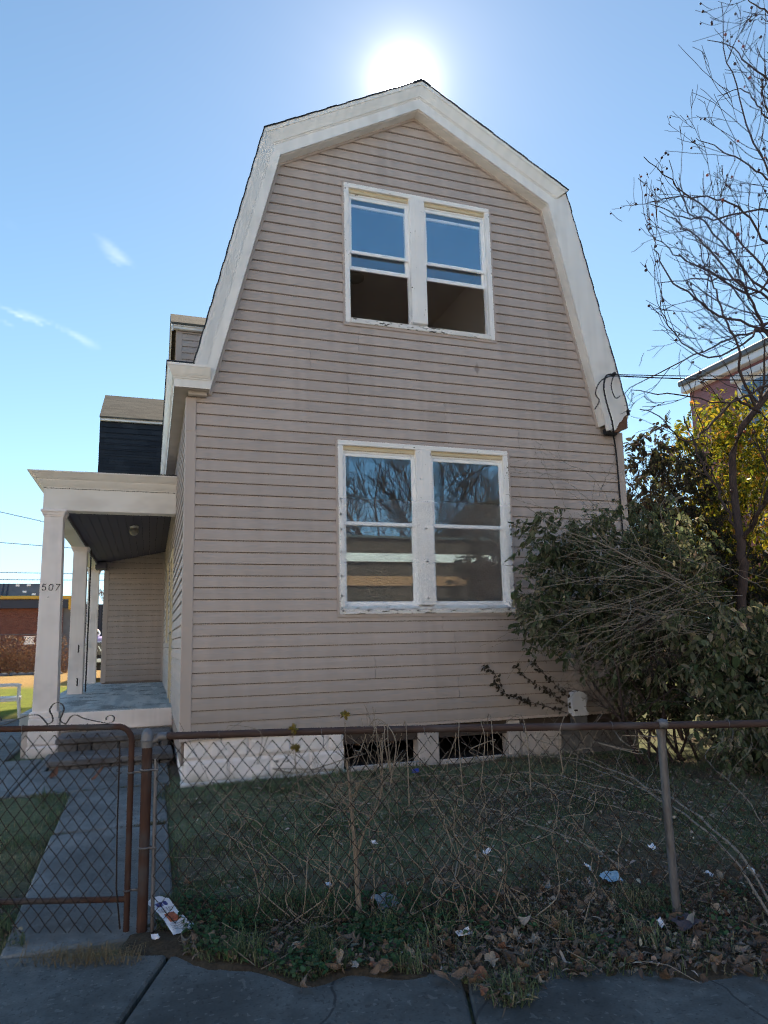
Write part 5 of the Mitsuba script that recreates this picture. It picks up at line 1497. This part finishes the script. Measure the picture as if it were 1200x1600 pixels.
# loose stalks and twigs lying about
x, y, s, t = scatter(420, -.2, 5.0, -.8, 3.0, rg, lawn)
a = rg.uniform(0, np.pi, len(x))
Ls = rg.uniform(.05, .32, len(x))
dd = np.column_stack([np.cos(a), np.sin(a), 0 * a])
z = np.maximum(surface(x, y), -.645) + .02
b = np.column_stack([x, y, z])
P = np.stack([b - dd * Ls[:, None] * .5, b + [0, 0, .02] + .01 * rg.normal(size=b.shape), b + dd * Ls[:, None] * .5 + np.column_stack([0 * z, 0 * z, rg.uniform(0, .08, len(z))])], 1)
add('fallen_twigs', tubes(P, .0022, 4), 'mat_cane', True, kind='stuff', label='thin dry stalks and twigs scattered in the grass', cat='twigs')


# single fallen leaves
rl_ = np.random.default_rng(61)


def oval_leaf(L, W, curl, roll):
    u = np.linspace(0, 1, 7)
    w = np.sin(np.pi * u**.8) * W / 2
    v, f = [], []
    ph = rl_.uniform(0, 6, 3)
    for k, (a, b) in enumerate(zip(u, w)):
        for q in (-1, 0, 1):
            b = b * (1 + .22 * math.sin(5 * a + ph[0] + q))
            v.append([a * L - L / 2 + .06 * L * q * math.sin(ph[1]), q * b + .05 * L * math.sin(3 * a + ph[2]), .1 * L * math.sin(4 * a + ph[1] + 2 * q) + curl * L * (a - .5)**2 * 2 + roll * abs(q) * b * 1.4 - .002 * (q == 0)])
    for k in range(6):
        for q in range(2):
            i0 = 3 * k + q
            f += [[i0, i0 + 3, i0 + 4], [i0, i0 + 4, i0 + 1]]
    stalk = tube([[-L / 2 - .02, .004, .006], [-L / 2, 0, .002], [L * .4, 0, .003]], .0012, 3)
    return cat(raw(v, f), stalk)


def lobed_leaf(S, curl):
    ang = np.linspace(0, 2 * np.pi, 41)[:-1]
    lob = .55 + .30 * np.abs(np.cos(2.5 * ang))**1.6 + .13 * np.abs(np.cos(7.5 * ang))
    lob *= np.where(np.abs(ang - np.pi) < .5, .55, 1)
    v = [[0, 0, 0]] + [[S * l * math.cos(q) * .5, S * l * math.sin(q) * .5, curl * S * (.2 * math.sin(3 * q) + .25 * l * l)] for q, l in zip(ang, lob)]
    f = [[0, k, k % 40 + 1] for k in range(1, 41)]
    return cat(raw(v, f), tube([[-S * .55, 0, .01], [-S * .28, 0, .004], [0, 0, .002]], .0014, 3))


for n in range(5):
    scene[f'mat_fallen_{n}'] = flat(((0.15, 0.112, 0.088), (0.225, 0.19, 0.155), (0.09, 0.066, 0.053), (0.17, 0.09, 0.065), (0.245, 0.228, 0.215))[n], 0.75, 0.25)
KINDS = [('curled tan', 0), ('pale dry', 1), ('dark brown', 2), ('reddish brown', 3), ('bleached grey', 4)]
variants = {}
for k, (nm, mt) in enumerate(KINDS):
    for q in range(6):
        msh = oval_leaf(rl_.uniform(.04, .105), rl_.uniform(.024, .05), rl_.uniform(.1, 1.2), rl_.uniform(.2, 1.2)) if q < 4 else lobed_leaf(rl_.uniform(.05, .095), rl_.uniform(.25, .7))
        variants[k, q] = (mikit.ply(msh, f'mat_fallen_{mt}', True), nm, 2 if q > 3 else 0)
spots = []
fl = lambda x, y, s, t: (t > edge_t(s) - .02) & (in_lawn(x, y)) & (rg.uniform(size=len(x)) < (.18 + .82 * sstep(.5, 1.8, s)))
x, y, s, t = scatter(1000, .0, 3.8, -.95, 1.5, rl_, fl)
order = np.argsort(t + 1.2 * rl_.uniform(size=len(t)))[:295]
for i in order:
    k, q = int(rl_.choice(5, p=[.34, .14, .36, .06, .10])), int(rl_.choice(6, p=[.22, .22, .22, .18, .09, .07]))
    d, nm, q = variants[k, q]
    z = float(top(x[i], y[i])) + .014 + .024 * rl_.uniform()
    key = key_of('fallen_leaf')
    M = T().translate([float(x[i]), float(y[i]), z]).rotate([0, 0, 1], float(rl_.uniform(0, 360))).rotate([1, 0, 0], float(rl_.uniform(-65, 65))).rotate([0, 1, 0], float(rl_.uniform(-45, 45)))
    scene[key] = {**d, 'to_world': M}
    shp = 'lobed fallen leaf' if q == 2 else 'fallen leaf'
    tag(key, f'{nm} {shp} lying in the leaf mat between fence and pavement', 'leaf', f'{nm} {"lobed" if q == 2 else "oval"} fallen leaves')


def crumpled(w, h, amp, seed, n=9):
    X, Y = np.meshgrid(np.linspace(-.5, .5, n), np.linspace(-.5, .5, n))
    Z = amp * (meshkit.fbm(np.stack([X * 3, Y * 3, X * 0 + seed], -1), 3, seed) - .35)
    rx = 1 + .5 * (meshkit.noise(np.stack([X * 2, Y * 2, X * 0 + seed + 3], -1), seed) - .5)
    a, b = np.meshgrid(np.arange(n - 1), np.arange(n - 1), indexing='ij')
    q = np.stack([a * n + b, a * n + b + 1, (a + 1) * n + b + 1, (a + 1) * n + b], -1).reshape(-1, 4)
    return raw(np.column_stack([(X * w * rx).ravel(), (Y * h * rx).ravel(), Z.ravel()]), np.vstack([q[:, [0, 1, 2]], q[:, [0, 2, 3]]]))


def litter(name, mesh, mat, xy, rz, tilt, label, cat_, dz=.04):
    z = max(float(surface(np.float64(xy[0]), np.float64(xy[1]))), -.65) + dz
    return add(name, moved(mesh, at=(xy[0], xy[1], z), rz=rz, rx=tilt), mat, 40, label=label, cat=cat_)


scene['mat_bag'] = flat((0.16, 0.20, 0.24), 0.5, 0.4)
scene['mat_rag'] = flat((0.085, 0.07, 0.08), 0.85, 0.2)
FY = thing('paper_flyer', 'crumpled white printed flyer caught in the grass at the foot of the gate post', 'flyer')
fz = float(surface(np.float64(-.2), np.float64(-3.35))) + .085
fly = crumpled(.16, .30, .025, 4, 12)
fm = lambda m: moved(moved(m, rx=.45), at=(-.19, -3.37, fz), rz=.62)
add(f'{FY}__sheet', fm(fly), 'mat_paper', 40)
scene['mat_print_red'] = flat((0.32, 0.10, 0.06), 0.7, 0.2)
scene['mat_print_blue'] = flat((0.05, 0.06, 0.20), 0.7, 0.2)
scene['mat_print_grey'] = flat((0.18, 0.18, 0.21), 0.7, 0.2)


def on_sheet(x0, x1, y0, y1, seed=4):
    """A printed patch that follows the flyer's creases just above the paper."""
    n = 7
    X, Y = np.meshgrid(np.linspace(x0, x1, n), np.linspace(y0, y1, n))
    Z = .025 * (meshkit.fbm(np.stack([X * 3, Y * 3, X * 0 + seed], -1), 3, seed) - .35) + .0022
    rx_ = 1 + .5 * (meshkit.noise(np.stack([X * 2, Y * 2, X * 0 + seed + 3], -1), seed) - .5)
    a, b = np.meshgrid(np.arange(n - 1), np.arange(n - 1), indexing='ij')
    q = np.stack([a * n + b, a * n + b + 1, (a + 1) * n + b + 1, (a + 1) * n + b], -1).reshape(-1, 4)
    return raw(np.column_stack([(X * .16 * rx_).ravel(), (Y * .30 * rx_).ravel(), Z.ravel()]), np.vstack([q[:, [0, 1, 2]], q[:, [0, 2, 3]]]))


add(f'{FY}__picture', fm(on_sheet(-.30, .25, -.22, .05)), 'mat_print_red')
add(f'{FY}__heading', fm(cat(on_sheet(-.25, -.08, .27, .36), on_sheet(-.05, .05, .27, .36), on_sheet(.08, .22, .27, .36))), 'mat_print_blue')
add(f'{FY}__text_lines', fm(cat(*[on_sheet(-.38, .35 - .1 * (k % 2), .20 - .03 * k, .21 - .03 * k) for k in range(4)], *[on_sheet(-.38, .30 - .1 * (k % 2), -.28 - .04 * k, -.27 - .04 * k) for k in range(4)])), 'mat_print_grey')
litter('paper_scrap', crumpled(0.072, 0.050, .05, 7), 'mat_paper', (3.107, -3.397), .4, .5, 'torn white paper scrap just left of the middle of the line post', 'litter')
litter('paper_scrap', crumpled(0.065, 0.043, .05, 8), 'mat_paper', (2.50, -3.49), 1.0, .5, 'crumpled bluish white paper left of a pale blue wrapper', 'litter')
litter('food_wrapper', crumpled(.13, .09, .05, 9), 'mat_paper_blue', (2.544, -3.67), -.4, .4, 'pale blue food wrapper in the leaves left of the line post', 'wrapper')
litter('paper_scrap', crumpled(0.043, 0.036, .04, 10), 'mat_paper', (2.36, -3.70), .8, .5, 'small white scrap just below the pale blue wrapper', 'litter')
litter('blue_wrapper', crumpled(.10, .06, .04, 11), 'mat_blue', (2.40, -.50), .2, .5, 'bright blue scrap in the grass below the crawl space', 'litter')
litter('paper_scrap', crumpled(0.036, 0.036, .04, 12), 'mat_paper', (-.27, -3.55), .2, .4, 'small white scrap at the pavement edge below the gate post', 'litter')
litter('paper_scrap', crumpled(0.050, 0.043, .04, 13), 'mat_paper', (3.155, -3.883), .5, .5, 'white crumpled scrap to the right of the line post', 'litter')
litter('paper_scrap', crumpled(0.050, 0.065, .04, 14), 'mat_paper', (3.42, -3.97), .5, .7, 'white scrap at the far right under the pale cane', 'litter')
litter('paper_scrap', crumpled(0.043, 0.043, .04, 15), 'mat_paper', (2.345, -4.393), .3, .6, 'bluish white scrap by the foot of the line post', 'litter')
litter('paper_scrap', crumpled(0.043, 0.036, .04, 16), 'mat_paper', (.80, -3.096), .9, .5, 'white scrap in the straw patch left of the sapling', 'litter')
litter('paper_scrap', crumpled(0.072, 0.036, .05, 17), 'mat_paper', (1.976, -3.033), .4, .5, 'long pale torn scrap out in the middle of the lawn', 'litter')
litter('paper_scrap', crumpled(0.043, 0.036, .05, 18), 'mat_paper', (1.306, -2.492), .4, .5, 'small white scrap in the lawn behind the sapling', 'litter')
litter('plastic_bag', crumpled(.16, .11, .07, 19, 14), 'mat_bag', (1.06, -3.52), .4, .3, 'grey blue crumpled plastic bag at the foot of the sapling', 'bag')
litter('paper_scrap', crumpled(0.086, 0.036, .05, 20), 'mat_paper', (1.29, -4.12), .2, .5, 'pale torn scrap in the leaves near the pavement edge', 'litter')
litter('paper_scrap', crumpled(0.072, 0.065, .03, 21), 'mat_paper', (-.90, .60), .2, .2, 'white scrap on the walk below the steps', 'litter', .02)
for (xx, yy, rr, lb) in ((-1.30, .95, .9, 'orange brown dry leaf on the walk at the far left'), (-.82, .62, .2, 'orange brown dry leaf on the walk below the front column')):
    k = add('dry_leaf', moved(oval_leaf(.17, .06, .5, .5), at=(xx, yy, -.40), rz=rr, rx=.7, ry=-.9), 'mat_fallen_3', True, label=lb, cat='leaf')
litter('rag', crumpled(.17, .10, .06, 23, 12), 'mat_rag', (2.47, -4.44), .4, .15, 'dull purple grey rag at the foot of the line post', 'rag')

# ================================================================== NEIGHBOURS AND BACKGROUND
scene['mat_dull_glass'] = flat((0.06, 0.07, 0.09), 0.5, 0.3)


def street_house(name, s0, s1, t1, t0, zb, ze, zr, wmat, rmat):
    """A gabled house across the road, its front at t = t1 turned to the street, as parts."""
    def put(m):
        v = m.vertices
        return raw(np.column_stack([GA[0] + DS[0] * v[:, 0] + DT[0] * v[:, 1], GA[1] + DS[1] * v[:, 0] + DT[1] * v[:, 1], v[:, 2]]), m.faces)
    sm = (s0 + s1) / 2
    poly = slab(sg.Polygon([(s0, zb), (s1, zb), (s1, ze), (sm, zr), (s0, ze)]), lambda u, z: 0 * u, -(t1 - t0))
    add(f'{name}__wall', put(raw(np.column_stack([poly.vertices[:, 0], t1 + poly.vertices[:, 1], poly.vertices[:, 2]]), poly.faces)), wmat)
    add(f'{name}__roof', put(deck((s0 - .3, ze - .22), (sm, zr), .1, t0 - .3, t1 + .35, .18)), rmat)
    add(f'{name}__roof', put(deck((sm, zr), (s1 + .3, ze - .22), .1, t0 - .3, t1 + .35, .18)), rmat)
    for xx in (s0 + 1.3, s1 - 2.5):
        for zz in (.7, 3.7):
            w = add(f'{name}__window', put(box(xx, xx + 1.2, t1, t1 + .08, zz, zz + 1.7, .02)), 'mat_white_trim')
            add(f'{w}__pane', put(box(xx + .1, xx + 1.1, t1 + .08, t1 + .09, zz + .1, zz + 1.6)), 'mat_dull_glass')
    add(f'{name}__door', put(box(sm - .5, sm + .5, t1, t1 + .1, -.65, 1.5, .02)), 'mat_brown_wall')


scene['mat_pink'] = surf(lambda p, n, uv: mix((0.30, 0.155, 0.17), (0.37, 0.20, 0.21), fbm(p.x * 2, p.y * 2, p.z * 2, 3)) * (0.78 + .22 * smoothstep(.06, .14, p.z / .115 - dr.floor(p.z / .115))), 0.8, 0.2)
scene['mat_slate_roof'] = flat((0.07, 0.085, 0.09), 0.8, 0.2)
scene['mat_fascia_grey'] = flat((0.16, 0.17, 0.18), 0.5, 0.4)
scene['mat_neighbour_glass'] = flat((0.10, 0.16, 0.24), 0.08, 0.8)
NB = thing('neighbour_house', 'dusky pink house with white window trim behind the bare tree on the right', 'house')
NX, NY = 12.0, 5.35                                                 # its west wall, of which the far corner shows
add(f'{NB}__wall', box(NX, 20, -4.5, NY, -.5, 6.75), 'mat_pink')
add(f'{NB}__eave_soffit', box(NX - .17, NX, -4.8, NY + .08, 6.74, 6.80), 'mat_white_trim')
add(f'{NB}__fascia', box(NX - .19, NX - .17, -4.8, NY + .08, 6.75, 6.90), 'mat_vinyl_white')
add(f'{NB}__gutter', box(NX - .26, NX - .191, -4.8, NY + .10, 6.90, 7.04, .02), 'mat_fascia_grey')
v = [[x, y, z] for y in (-4.85, NY + .16) for (x, z) in ((NX - .2, 6.96), (16.0, 9.2), (20.4, 6.95), (16.0, 6.9))]
add(f'{NB}__roof', raw(v, BX), 'mat_slate_roof')
add(f'{NB}__roof_dormer', box(13.4, 15.5, 1.9, 3.7, 7.2, 8.55), 'mat_pink')
add(f'{NB}__roof_dormer', box(13.2, 15.7, 1.7, 3.95, 8.55, 8.68, .02), 'mat_porch_trim')
for (ya, yb, za, zb2) in ((1.9, 3.75, 4.75, 6.35), (-1.9, -.2, 4.75, 6.35), (2.7, 3.6, 2.7, 3.3)):
    w = add(f'{NB}__window', box(NX - .05, NX, ya - .14, yb + .14, za - .16, zb2 + .1, .01), 'mat_white_trim')
    add(f'{w}__pane', box(NX - .06, NX - .05, ya, yb, za, zb2), 'mat_neighbour_glass')
    add(f'{w}__hood', box(NX - .16, NX - .001, ya - .22, yb + .22, zb2 + .102, zb2 + .26, .02), 'mat_white_trim')
    add(f'{w}__sash_bar', box(NX - .075, NX - .06, ya, yb, (za + zb2) / 2 - .03, (za + zb2) / 2 + .03), 'mat_white_trim')
PR = f'{NB}__side_porch'
add(PR, box(10.6, NX - .001, -1.5, 3.5, 3.72, 3.90, .02), 'mat_white_trim')
add(f'{PR}__beam', box(10.7, 10.85, -1.4, 3.4, 3.45, 3.72, .01), 'mat_vinyl_white')
for k in range(3):
    add(f'{PR}__post', box(10.7, 10.85, -1.35 + 2.3 * k, -1.2 + 2.3 * k, -.5, 3.45, .01), 'mat_white_trim')
SHD = thing('garden_shed', 'pale shed glimpsed between the house corner and the dark bushes', 'shed')
add(f'{SHD}__wall', box(9.0, 11.6, 9.0, 11.0, -.5, 4.6), 'mat_porch_trim')
add(f'{SHD}__roof', box(8.8, 11.8, 8.8, 11.2, 4.6, 4.75, .02), 'mat_slate_roof')

# ---- left background
scene['mat_brickwork'] = surf(lambda p, n, uv: mix(mix((0.235, 0.085, 0.055), (0.155, 0.058, 0.043), cell_rand(p.x / .22 + .5 * (dr.floor(p.z / .075) - 2 * dr.floor(p.z / .15)), dr.floor(p.z / .075), 2)), (0.26, 0.20, 0.17), smoothstep(.84, .92, p.z / .075 - dr.floor(p.z / .075)) * .6), 0.85, 0.2)
scene['mat_mansard'] = surf(lambda p, n, uv: mix((0.12, 0.125, 0.135), (0.16, 0.165, 0.175), noise(p.x * 3, p.z * 3, 1)), 0.8, 0.25)
scene['mat_gold'] = flat((0.62, 0.36, 0.05), 0.5, 0.4)
scene['mat_fascia_dark'] = flat((0.05, 0.055, 0.075), 0.6, 0.3)
BR = thing('brick_building', 'low brick building with a yellow gutter and grey mansard in the left background', 'building')
add(f'{BR}__wall', box(-30, -6.1, 46, 58, -.6, 3.75), 'mat_brickwork')
add(f'{BR}__end_panel', box(-6.1, -5.35, 46.1, 58, -.6, 3.75), 'mat_mansard')
add(f'{BR}__fascia_band', box(-30.2, -5.75, 45.6, 46.0, 3.72, 4.32), 'mat_fascia_dark')
add(f'{BR}__gutter', box(-30.3, -5.55, 45.45, 45.75, 4.33, 4.56, .03), 'mat_gold')
add(f'{BR}__downspout', box(-5.74, -5.5, 45.5, 45.75, 3.62, 4.34, .03), 'mat_gold')
v = [[x, y, z] for x in (-30, -7.7) for (y, z) in ((46.0, 4.5), (46.6, 5.47), (56, 5.5), (56, 4.5))]
add(f'{BR}__mansard_roof', raw(v, BX[0:0] + [[0, 1, 5], [0, 5, 4], [1, 2, 6], [1, 6, 5], [2, 3, 7], [2, 7, 6], [0, 3, 2], [0, 2, 1], [4, 5, 6], [4, 6, 7]]), 'mat_mansard')
for k in range(30):
    add(f'{BR}__roof_rib', raw(*(lambda m: (m.vertices + np.column_stack([0 * m.vertices[:, 0], (m.vertices[:, 2] - 4.5) * .62, 0 * m.vertices[:, 2]]), m.faces))(box(-9.75 - .28 * k, -9.67 - .28 * k, 45.93, 46.02, 4.5, 5.48))), 'mat_fascia_dark')
for (x, z) in ((-9.25, 5.28), (-8.55, 5.3), (-8.75, 4.82), (-8.15, 4.64)):
    add(f'{BR}__vent', box(x, x + .24, 45.98 + (z - 4.5) * .62, 46.2 + (z - 4.5) * .62, z, z + .13), 'mat_vinyl_white')
add(f'{BR}__wall_lamp', box(-5.45, -5.2, 45.3, 45.6, 5.0, 5.4, .05), 'mat_mansard')
FB = thing('corrugated_fence', 'dark corrugated metal wall far behind the porch', 'wall')
add(f'{FB}__wall', box(-4.9, 6, 48.1, 48.3, -.6, 4.1), 'mat_fascia_dark')
for k in range(22):
    add(f'{FB}__rib', box(-4.85 + .2 * k, -4.76 + .2 * k, 48.0, 48.1, -.6, 4.08, .01), 'mat_fascia_dark')

# the back lot's chain link fence with dead brush in it
scene['mat_brush'] = surf(lambda p, n, uv: mix((0.30, 0.17, 0.09), (0.17, 0.095, 0.06), fbm(p.x * 4, p.y * 4, p.z * 4, 3)), 0.9, 0.1)
rh = np.random.default_rng(71)
BF = thing('back_fence', 'chain link fence at the back of the lot overgrown with brown brush', 'fence')
for k in range(6):
    add(f'{BF}__post', tube([(-22 + 3.35 * k, 38, -.6), (-22 + 3.35 * k, 38, 1.84)], .035, 6), 'mat_galvanised', True)
add(f'{BF}__top_rail', tube([(-22.2, 38, 1.80), (-4.95, 38, 1.80)], .025, 6), 'mat_galvanised', True)
lines = []
for k in range(int(10 / .1)):
    lines.append([(-14.9 + .1 * (k + (q % 2 if k % 2 else 1 - q % 2)), 37.97, 1.78 - .11 * q) for q in range(21)])
add(f'{BF}__wire_mesh', tubes(lines, .004, 3), 'mat_galvanised', True, kind='stuff')
BRU = thing('dead_brush', 'dense brown dead brush along the back fence', 'brush')
out = []
for k in range(150):
    grow((rh.uniform(-19, -5.0), rh.uniform(38.1, 39.4), -.55), (rh.uniform(-.5, .5), rh.uniform(-.3, .2), 1), rh.uniform(1.0, 2.0), .022, 2, rh, out, .8, (3, 6), .05, .4, .6, .15, 7, .006)
add(f'{BRU}__stems', branch_mesh(out, 3), 'mat_brush', True, kind='stuff')
n = 9000
pos = np.column_stack([rh.uniform(-19, -5.05, n), rh.uniform(38.05, 39.6, n), -.5 + 2.25 * rh.uniform(size=n)**1.25])
V, F = leaf_mesh(pos, rh.normal(size=(n, 3)), rh.normal(size=(n, 3)), rh.uniform(.09, .17, n), rh.uniform(.05, .09, n))
add(f'{BRU}__leaves', raw(V, F), 'mat_leaf_dry', True, color=leaf_colours(n, [(0.33, 0.19, 0.10), (0.22, 0.12, 0.07), (0.42, 0.28, 0.15), (0.12, 0.07, 0.05)], [3, 3, 1, 2], rh), kind='stuff')
LT = thing('lattice_panel', 'small pale lattice panel standing in the brush behind the front column', 'lattice panel')
lat = [tube([(x, 37.9, 1.68), (x + .16, 37.9, 1.25)], .012, 4) for x in np.arange(-7.24, -6.8, .075)] + [tube([(x + .16, 37.92, 1.68), (x, 37.92, 1.25)], .012, 4) for x in np.arange(-7.24, -6.8, .075)]
add(f'{LT}__slats', cat(*lat), 'mat_vinyl_white', kind='stuff')
add(f'{LT}__frame', cat(box(-7.26, -6.66, 37.88, 37.95, 1.66, 1.70), box(-7.26, -6.66, 37.88, 37.95, 1.23, 1.27)), 'mat_vinyl_white')
# fallen log by the brush
lg = thing('stone_border', 'pale stones and earth at the foot of the back fence', 'stones')
for k in range(11):
    add(f'{lg}__stone', moved(raw(*(lambda m: (m.vertices * [1.3, 1, .6] * (1 + .25 * (meshkit.noise(m.vertices * 2 + k, 3)[:, None] - .5)), m.faces))(trimesh.creation.icosphere(2, .22))), at=(-9.9 + .46 * k, 37.0 + .1 * (k % 3), -.47), rz=k), 'mat_step', True)

# the dark pickup parked behind the rear column
PK = thing('pickup_truck', 'dark pickup truck parked on the lawn behind the porch, tail towards the street', 'truck')
tx, ty, tz = -2.30, 24.6, -.42
def pk(name, x0, x1, y0, y1, z0, z1, mat, b=.03):
    return add(f'{PK}__{name}', box(tx + x0, tx + x1, ty + y0, ty + y1, tz + z0, tz + z1, b), mat)
scene['mat_truck'] = {'type': 'principled', 'base_color': {'type': 'rgb', 'value': [0.02, 0.022, 0.03]}, 'roughness': 0.25, 'specular': .6, 'clearcoat': 1.0, 'clearcoat_gloss': .95}
pk('tailgate', -.82, .82, 0, .08, 1.02, 1.58, 'mat_truck')
for sx in (-1, 1):
    pk('bed_side', min(sx * .84, sx * .98), max(sx * .84, sx * .98), .02, 2.1, .75, 1.58, 'mat_truck')
    lk = pk('tail_light', min(sx * .85, sx * .99), max(sx * .85, sx * .99), -.02, .04, 1.12, 1.5, 'mat_print_red')
pk('bed_floor', -.84, .84, .05, 2.1, .7, .8, 'mat_truck')
pk('bumper', -.98, .98, -.20, .0, .72, .93, 'mat_galvanised', .05)
pk('number_plate', -.16, .16, -.21, -.2, .76, .91, 'mat_vinyl_white', .002)
cabm = raw(*(lambda m: (m.vertices, m.faces))(trimesh.convex.convex_hull(np.array([[tx + sx * w, ty + y, tz + z] for sx in (-1, 1) for (w, y, z) in ((.95, 2.12, .8), (.95, 4.0, .8), (.95, 2.12, 1.5), (.95, 4.2, 1.4), (.74, 2.35, 2.0), (.74, 3.6, 2.0))]))))
add(f'{PK}__cab', cabm, 'mat_truck')
pk('rear_window', -.62, .62, 2.16, 2.2, 1.58, 1.9, 'mat_black', .01)
hood = pk('hood', -.95, .95, 4.0, 5.6, .6, 1.35, 'mat_truck', .12)
pk('chassis', -.85, .85, .1, 5.4, .42, .72, 'mat_black')
for sx in (-1, 1):
    for yy in (1.0, 4.6):
        w = add(f'{PK}__wheel', moved(trimesh.creation.cylinder(.37, .26, sections=24), ry=math.pi / 2, at=(tx + sx * .82, ty + yy, tz + .37)), 'mat_black', 40)
        add(f'{w}__rim', moved(trimesh.creation.cylinder(.21, .275, sections=20), ry=math.pi / 2, at=(tx + sx * .82, ty + yy, tz + .37)), 'mat_galvanised', 40)
# white lettering across the tailgate, of which the gap behind the column shows fragments
m = meshkit.text_mesh('NAVAR', .20, .012, bold=True)
v = np.asarray(m.vertices)
w = v[:, 0].max()
add(f'{PK}__tailgate_lettering', raw(np.column_stack([tx + (v[:, 0] - w / 2) * 1.35, ty - .004 - v[:, 2] * .5, tz + 1.22 + v[:, 1]]), m.faces), 'mat_vinyl_white')
TP = thing('load_cover', 'lilac and white bundle lying on top of the pickup bed', 'bundle')
scene['mat_lilac'] = flat((0.44, 0.36, 0.62), 0.7, 0.3)
hm = trimesh.creation.icosphere(3, 1.0)
hv = hm.vertices * [.80, .55, .17] * (1 + .12 * (meshkit.noise(hm.vertices * 2.5, 5)[:, None] - .5))
add(f'{TP}__cloth', raw(hv + [tx, ty + .75, tz + 1.68], hm.faces), 'mat_lilac', True)
add(f'{TP}__hem', raw(hv * [1.03, 1.05, .5] + [tx, ty + .75, tz + 1.60], hm.faces), 'mat_vinyl_white', True)
HE = thing('helmet', 'white helmet with a dark opening on the lilac bundle', 'helmet')
add(f'{HE}__shell', raw(trimesh.creation.icosphere(3, .17).vertices * [1, 1, 1] + [tx - .22, ty + .55, tz + 1.98], trimesh.creation.icosphere(3, .17).faces), 'mat_vinyl_white', True)
add(f'{HE}__opening', raw(trimesh.creation.icosphere(2, .09).vertices + [tx - .20, ty + .44, tz + 1.98], trimesh.creation.icosphere(2, .09).faces), 'mat_black', True)

# power lines at the back
for n, (za, zb2, lb) in enumerate(((8.30, 6.35, 'uppermost power line crossing the sky left of the porch'), (6.48, 5.90, 'second power line from the top, left of the porch'), (4.90, 4.83, 'third power line, just above the roof of the brick building'), (4.54, 4.53, 'lowest power line, just above the roof of the brick building'))):
    p, q = np.array([-9.5, 30, za]), np.array([-.5, 30, zb2])
    p2, q2 = p + (p - q) * 2.5, q + (q - p) * 2.5
    add('power_line', tube(sag(p2, q2, .25), .016, 5), 'mat_cable', True, label=lb, cat='power line', group='power lines behind the porch')

# far bare trees
rfar = np.random.default_rng(81)
scene['mat_far_twig'] = flat((0.23, 0.155, 0.12), 0.9, 0.1)


def bare_tree(name, label, x, y, h, r, seed, mat='mat_bark', group=None, kids=(4, 6), depth=4, rad=.16):
    q = np.random.default_rng(seed)
    k = thing(name, label, 'tree', group)
    out = []
    z = float(ground_z(np.float64(x), np.float64(y)))
    grow((x, y, z - .1), (0, 0, 1), h * .45, rad, 0, q, out, .6, kids, .1, .12, .7, .5)
    top = out[0][0]
    for _ in range(8):
        kk = q.integers(3, 7)
        a = q.uniform(0, 2 * np.pi)
        grow(top[kk], (math.cos(a) * .8, math.sin(a) * .8, .9), h * .34 * q.uniform(.8, 1.3), rad * .5, depth - 1, q, out, .75, kids, .2, .22, .62, .2, 7, r)
    add(f'{k}__trunk', branch_mesh(out[:1], 9), mat, True)
    add(f'{k}__branches', branch_mesh(out[1:], 3), mat, True, kind='stuff')
    return k


bare_tree('distant_tree', 'hazy reddish bare tree far behind the dark wall', -3.6, 62, 9.0, .02, 5, 'mat_far_twig')
bare_tree('distant_tree', 'grey bare tree beyond the brick building', -7.6, 66, 7.4, .02, 6, 'mat_far_twig')

scene['mat_tree_far'] = flat((0.09, 0.066, 0.055), 0.9, 0.1)
# ---- across the street, behind the camera: what the window panes mirror and what bounces sun on to the front
for n, (x, y, h) in enumerate(((13.6, -32.5, 16.5), (16.8, -31.8, 18), (19.8, -33, 17), (22.8, -32, 17), (11.0, -36, 10))):
    bare_tree('street_tree', 'bare tree behind the low brown building across the road, mirrored in the lower window', x, y, h, .017, 40 + n, 'mat_tree_far', group='bare trees across the road', kids=(4, 6), depth=4, rad=.17)
OH = thing('opposite_building', 'low brown building with a white band across the road, mirrored in the lower window', 'building')
scene['mat_brown_wall'] = flat((0.06, 0.045, 0.035), 0.85, 0.2)
scene['mat_tan_band'] = flat((0.36, 0.19, 0.10), 0.8, 0.2)
add(f'{OH}__wall', box(5.2, 22, -30.5, -28.2, -.7, 6.5), 'mat_brown_wall')
add(f'{OH}__roof_edge', box(5.0, 22.2, -30.7, -28.0, 6.5, 6.62), 'mat_slate_roof')
add(f'{OH}__white_band', box(5.2, 22, -28.2, -28.0, 5.2, 5.66), 'mat_white_trim')
add(f'{OH}__tan_band', box(5.2, 22, -28.2, -28.05, 3.9, 4.42), 'mat_tan_band')
scene['mat_cream_wall'] = flat((0.70, 0.66, 0.60), 0.8, 0.2)
scene['mat_pale_wall'] = flat((0.70, 0.70, 0.70), 0.8, 0.2)
for n, (x0, x1, mt, nm) in enumerate(((-43, -35, 'mat_cream_wall', 'cream'), (-33.5, -25.5, 'mat_pale_wall', 'white'), (-24, -16, 'mat_cream_wall', 'cream'), (-14.5, -6.5, 'mat_pale_wall', 'white'), (-5, 2, 'mat_cream_wall', 'cream'), (3.4, 9.6, 'mat_pale_wall', 'white'), (27, 35, 'mat_cream_wall', 'cream'), (36.5, 44.5, 'mat_pale_wall', 'white'), (46, 54, 'mat_cream_wall', 'cream'))):
    R_ = thing('row_house', f'{nm} gabled house across the road, {("first", "second", "third", "fourth", "fifth", "sixth", "seventh", "eighth", "last")[n]} from the left of its row', 'house', 'houses across the road')
    street_house(R_, x0, x1, -16.2, -25, -.7, 6.6, 10.2, mt, 'mat_slate_roof')
for k in [k for k, v in labels.items() if not v]:
    del labels[k]
